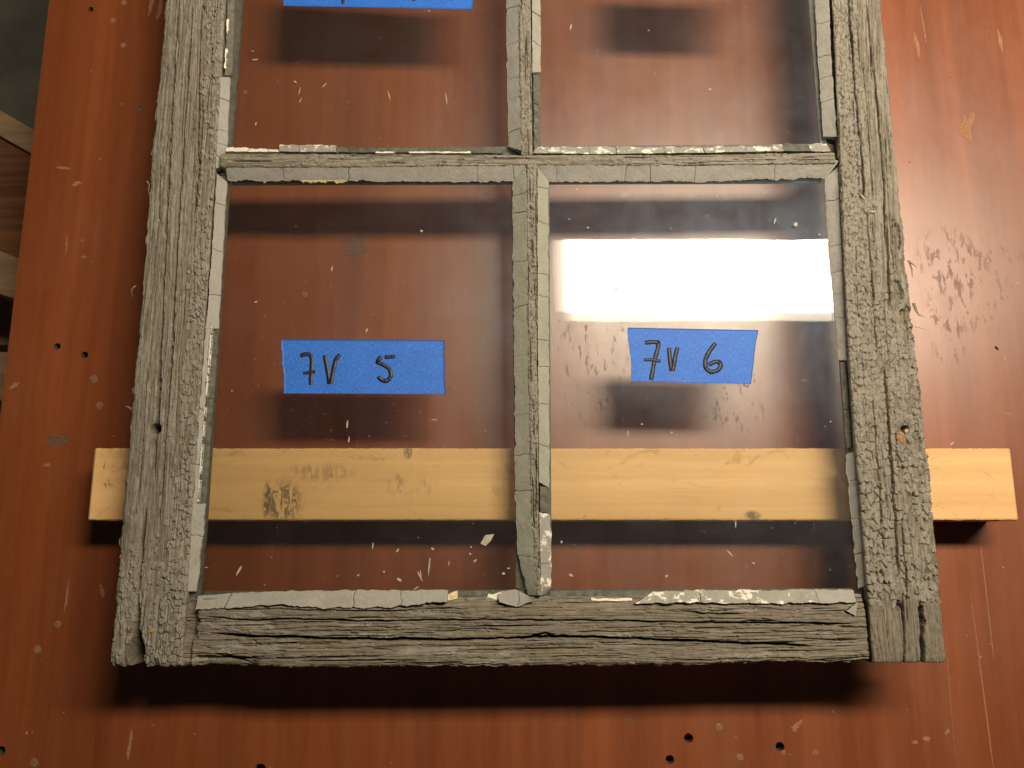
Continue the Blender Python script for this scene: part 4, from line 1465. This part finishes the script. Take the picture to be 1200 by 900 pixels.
def stroke(parent, pts, w, name='marker_stroke'):
    """marker line through pixel points, resampled smoothly, width in mm"""
    p = np.array([P(x, y, ZG)[:2] for x, y in pts])
    d = np.concatenate([[0], np.cumsum(np.linalg.norm(np.diff(p, axis=0), axis=1))])
    n = max(8, int(d[-1] / 0.0006))
    t = np.linspace(0, d[-1], n)
    x = np.interp(t, d, p[:, 0])
    y = np.interp(t, d, p[:, 1])
    for _ in range(2):
        x[1:-1] = (x[:-2] + 2 * x[1:-1] + x[2:]) / 4
        y[1:-1] = (y[:-2] + 2 * y[1:-1] + y[2:]) / 4
    dx = np.gradient(x)
    dy = np.gradient(y)
    ln = np.hypot(dx, dy)
    nx, ny = -dy / ln, dx / ln
    ww = w / 2000 * (0.92 + 0.25 * (vn(t * 900, t * 0 + w, int(w * 10)) - 0.5))
    ww[0] *= 0.7
    ww[-1] *= 0.7
    lift_ = 0.00003 * len([c for c in parent.children if c.name.startswith('marker')])   # later strokes lie over earlier ones
    z0, z1 = ZG + 0.00016 + lift_ * 0.2, ZG + 0.000315 + lift_
    co = np.stack([np.stack([x + nx * ww, y + ny * ww, np.full(n, z0)], -1), np.stack([x + nx * ww * 0.97, y + ny * ww * 0.97, np.full(n, z1)], -1),
                   np.stack([x - nx * ww * 0.97, y - ny * ww * 0.97, np.full(n, z1)], -1), np.stack([x - nx * ww, y - ny * ww, np.full(n, z0)], -1)], 1)
    q = grid_quads(n, 4)
    caps = np.array([[0, 1, 2, 3], [(n - 1) * 4 + 3, (n - 1) * 4 + 2, (n - 1) * 4 + 1, (n - 1) * 4]])
    return mesh_np(name, co.reshape(-1, 3), np.concatenate([q, caps]), M_INK, parent)


def z2(pts, x0, y0, k):
    return [(x0 + a / k, y0 + b / k) for a, b in pts]


t5 = tape('tape_label', [(330, 398), (521, 399), (523, 462), (333, 461)], 'blue tape strip marked 7V 5 in black on the glass', 61)
k5 = (320, 385, 1200 / 220)
w5 = 3.4
stroke(t5, z2([(172, 178), (205, 164), (235, 165), (248, 185), (246, 250), (240, 362)], *k5), w5)
stroke(t5, z2([(190, 286), (230, 282), (272, 275)], *k5), w5 * 0.75)
stroke(t5, z2([(330, 170), (345, 250), (362, 356)], *k5), w5)
stroke(t5, z2([(428, 165), (400, 200), (385, 270), (368, 356)], *k5), w5)
stroke(t5, z2([(712, 184), (745, 182), (782, 178)], *k5), w5 * 0.85)
stroke(t5, z2([(692, 178), (664, 215), (705, 232), (745, 258), (756, 300), (735, 335), (700, 335), (670, 306)], *k5), w5 * 0.95)
t6 = tape('tape_label', [(736, 384), (888, 387), (880, 450), (740, 447)], 'blue tape strip marked 7V 6 lying below the bright lamp reflection', 71, (1.0, 0.7))
k6 = (720, 370, 1200 / 180)
w6 = 3.4
stroke(t6, z2([(236, 214), (290, 205), (345, 208), (340, 250), (315, 340), (285, 505)], *k6), w6)
stroke(t6, z2([(228, 346), (290, 344), (362, 356)], *k6), w6 * 0.75)
stroke(t6, z2([(426, 250), (432, 330), (446, 434)], *k6), w6)
stroke(t6, z2([(492, 248), (472, 330), (456, 434)], *k6), w6)
stroke(t6, z2([(790, 214), (740, 280), (708, 345), (712, 410), (750, 442), (805, 430), (832, 395), (822, 360), (780, 360), (735, 385)], *k6), w6)
t3 = tape('tape_label', [(337, -66), (556, -52), (554, 11), (333, 7)], 'blue tape strip in the pane above the 7V 5 tape', 81)
stroke(t3, [(378, -32), (388, -36), (402, -36), (404, -20), (402, 5)], 2.7)
stroke(t3, [(384, -14), (410, -16)], 2.0)
stroke(t3, [(428, -34), (436, -4), (450, -36)], 2.7)
stroke(t3, [(474, -34), (492, -34), (480, -19), (496, -10), (486, 0), (474, -3)], 2.7)
t4 = tape('tape_label', [(735, -66), (880, -64), (876, -3), (738, -6)], 'blank blue tape strip in the pane above the 7V 6 tape', 91)


# ------------------------------------------------------------------ paint chips and crumbs
def chip(px, py, l, w, rot, z, mat, label, grp, name='paint_chip', curl=0.0):
    """an irregular angular flake"""
    n = 7
    c = P(px, py, z)
    pts = []
    for i in range(n):
        a = 2 * math.pi * (i + random.uniform(-0.3, 0.3)) / n
        x = 0.5 * l * math.cos(a) * random.uniform(0.8, 1.15)
        y = 0.5 * w * math.sin(a) * random.uniform(0.75, 1.2)
        pts.append((c.x + x * math.cos(rot) - y * math.sin(rot), c.y + x * math.sin(rot) + y * math.cos(rot), abs(x) / l * curl))
    th = min(0.0005, 0.25 * w)
    vv = [(x, y, z + 0.00008 + q) for x, y, q in pts] + [(x, y, z + 0.00008 + th + q) for x, y, q in pts]
    ff = [tuple(range(n))[::-1], tuple(range(n, 2 * n))] + [(i, (i + 1) % n, n + (i + 1) % n, n + i) for i in range(n)]
    o = mesh_py(name, vv, ff, mat)
    if grp:
        noun = 'crumb' if name == 'crumb' else 'paint chip'
        kind_ = 'long hair thin pale' if l / w > 5 else 'slender pale' if l / w > 2.6 else 'short oblong pale' if l / w > 1.4 else 'dot sized pale'
        label = kind_ + ' ' + noun + ' ' + label
        grp = kind_.split(' pale')[0] + ' ' + grp
    return tag(o, label, 'paint chip', grp)


K = 0.00060
# the biggest flake, a parallelogram
c0 = [P(x, y, ZG) for x, y in ((563, 637), (569, 627), (579, 626), (575, 634), (569, 640))]
n = len(c0)
tag(mesh_py('paint_chip', [(p.x, p.y, ZG + 0.0001 + 0.0004 * (i % 2)) for i, p in enumerate(c0)] + [(p.x, p.y, ZG + 0.0008 + 0.0004 * (i % 2)) for i, p in enumerate(c0)],
            [tuple(range(n)), tuple(range(n, 2 * n))[::-1]] + [(i, (i + 1) % n, n + (i + 1) % n, n + i) for i in range(n)], M_CHIP),
    'largest white paint chip, on the 7V 5 pane beside the glazing bar', 'paint chip')
G5 = 'paint chips on the 7V 5 pane'
L5 = 'on the pane with the wider blue label'
for px, py, l, w, r in ((552, 641, 2, 2, 0), (557, 657, 5, 2, 0.6), (551, 649, 3, 2, -.4), (503, 664, 22, 1.7, 1.5), (492, 675, 14, 1.6, -1.1), (493, 672, 10, 1.2, -1.4), (468, 679, 7, 3, -.6), (507, 643, 4, 2.5, -.6), (466, 645, 5, 2, 1.0),
                        (437, 640, 8, 1.5, 1.5), (450, 670, 3, 2, 0), (488, 689, 8, 1.5, 0.5), (590, 672, 4, 3, 0), (596, 666, 4, 1.5, 0), (526, 660, 6, 1.0, 1.4), (280, 669, 12, 3, 1.1), (242, 665, 4, 1, 0.1), (420, 674, 4, 1.5, 0.8),
                        (494, 271, 3.5, 3, 0), (407, 497, 11, 2, 1.5), (409, 515, 9, 1.6, 1.5), (300, 354, 4, 2, .4), (430, 387, 6, 2, 1.4), (509, 492, 8, 1, -.1), (389, 315, 7, 1.5, 1.4), (310, 214, 2.5, 2, 0), (272, 458, 2, 1.5, 0)):
    chip(px, py, l * K, w * K, r, ZG, M_CHIP, L5, G5)
G6 = 'paint chips on the 7V 6 pane'
L6 = 'on the pane mirroring the lamp'
for px, py, l, w, r in ((908, 259, 9, 2, 1.2), (932, 263, 6, 5, 1.2), (689, 267, 3, 2, 0), (667, 257, 2, 2, .5), (736, 508, 8, 1.2, 1.55), (752, 497, 2.5, 2, 0), (787, 507, 2.5, 2, 0), (658, 635, 3, 3, 0), (669, 674, 6, 3, -.4), (781, 675, 4, 2.5, .5),
                        (855, 648, 10, 1.6, -.8), (862, 614, 9, 1.5, 1.5), (883, 660, 3, 2, 0), (973, 494, 2, 2, 0), (786, 268, 2, 2, 0), (840, 230, 2, 1.5, 0), (676, 222, 3, 1.5, 1.3), (960, 275, 3, 2, 0)):
    chip(px, py, l * K, w * K, r, ZG, M_CHIP, L6, G6)
chip(722, 339, 9 * K, 2.2 * K, 0.55, ZG, M_SPLINT, 'dark curled sliver lying in the bright lamp reflection', None, 'wood_sliver', 0.002)['category'] = 'wood sliver'
G3 = 'paint chips on the upper left pane'
for px, py, l, w, r in ((351, 107, 12, 1, 1.4), (352, 118, 8, 1, 1.2), (523, 115, 18, 1.2, -1.4), (456, 112, 16, 1, -1.3), (380, 100, 9, 1.2, .8), (346, 96, 5, 2, -.6), (299, 70, 9, 1.8, .1), (503, 13, 2.5, 2, 0), (300, 145, 5, 1.5, 1.4)):
    chip(px, py, l * K, w * K, r, ZG, M_CHIP, 'on the pane above the wider blue label', G3)
G4 = 'paint chips on the upper right pane'
for px, py, l, w, r in ((669, 32, 9, 2, 1.4), (832, 105, 3, 3, 0), (760, 36, 2, 2, 0), (700, 60, 2, 1.5, 0)):
    chip(px, py, l * K, w * K, r, ZG, M_CHIP, 'on the pane above the lamp reflection', G4)
# on the wood of the right stile and on the bench
chip(1011, 231, 8 * K, 2 * K, -1.0, ZF + 0.0014, M_CHIP, 'white paint chip resting on the right stile beside the taller split', None)
chip(1023, 248, 8 * K, 1.8 * K, 0.0, ZF + 0.0014, M_CHIP, 'flat white paint chip resting on the right stile below another chip', None)
chip(1115, 520, 8 * K, 2 * K, 0.7, 0, M_CHIP, 'pale paint chip on the bench above the free batten end', None)
chip(1168, 408, 8 * K, 3 * K, -0.9, 0, mat_plain('dark_crumb', (0.03, 0.02, 0.015), 0.8), 'dark crumb on the bench in the scuffed bright patch', None)['category'] = 'crumb'
GB = 'small pale crumbs on the bench'
for px, py, l, w, r in ((107, 84, 5, 2, -.8), (143, 122, 3, 3, 0), (118, 186, 6, 2, .8), (107, 307, 4, 2, 0), (60, 250, 2, 2, 0), (1114, 90, 6, 2, -.5), (1105, 113, 3, 2, 0), (1144, 108, 7, 1.5, .3), (1066, 190, 5, 2, 1.0), (1175, 665, 4, 3, 0), (133, 511, 6, 2, -.4),
                        (38, 858, 4, 2, 1.3), (75, 835, 3, 2, 0), (862, 864, 3, 2, 0), (926, 884, 3, 2, .5), (1148, 770, 5, 4, 0), (1160, 755, 3, 2, 0), (1132, 745, 3, 3, 0), (97, 302, 3, 3, 0), (180, 850, 3, 2, 0), (228, 860, 3, 2, 0)):
    chip(px, py, l * K, w * K, r, 0, M_SMEAR, 'lying on the bare red brown bench', GB, 'crumb')['category'] = 'crumb'

# finest dust on the glass, nobody could count it
rr = np.random.default_rng(3)
vv, ff = [], []
for k, cnt in (('ll', 330), ('lr', 300), ('ul', 160), ('ur', 140)):
    tl, tr, br, bl = Wp[k]
    for i in range(cnt):
        u, v = rr.uniform(0.02, 0.98, 2)
        if k[0] == 'l':
            v = 1 - (1 - v) * rr.uniform(0.35, 1.0)
        x, y = lerp(lerp(tl, tr, u), lerp(bl, br, u), v)
        r = rr.uniform(0.00010, 0.00030) * (1.8 if rr.uniform() > 0.94 else 1)
        ln = r * rr.choice([1, 1, 1.5, 3.5])
        a = rr.uniform(0, 3.14)
        ca, sa = math.cos(a), math.sin(a)
        b0 = len(vv)
        for (p_, q_, z_) in ((ln, 0, 0), (0, r, 0), (-ln, 0, 0), (0, -r, 0), (0, 0, r * 0.9)):
            vv.append((x + p_ * ca - q_ * sa, y + p_ * sa + q_ * ca, ZG + 0.00006 + z_))
        ff += [(b0, b0 + 1, b0 + 4), (b0 + 1, b0 + 2, b0 + 4), (b0 + 2, b0 + 3, b0 + 4), (b0 + 3, b0, b0 + 4), (b0 + 3, b0 + 2, b0 + 1, b0)]
tag(mesh_py('dust', vv, ff, mat_plain('pale_dust', (0.26, 0.225, 0.18), 0.8)), 'fine pale dust specks scattered over the glass panes', 'dust', kind='stuff')
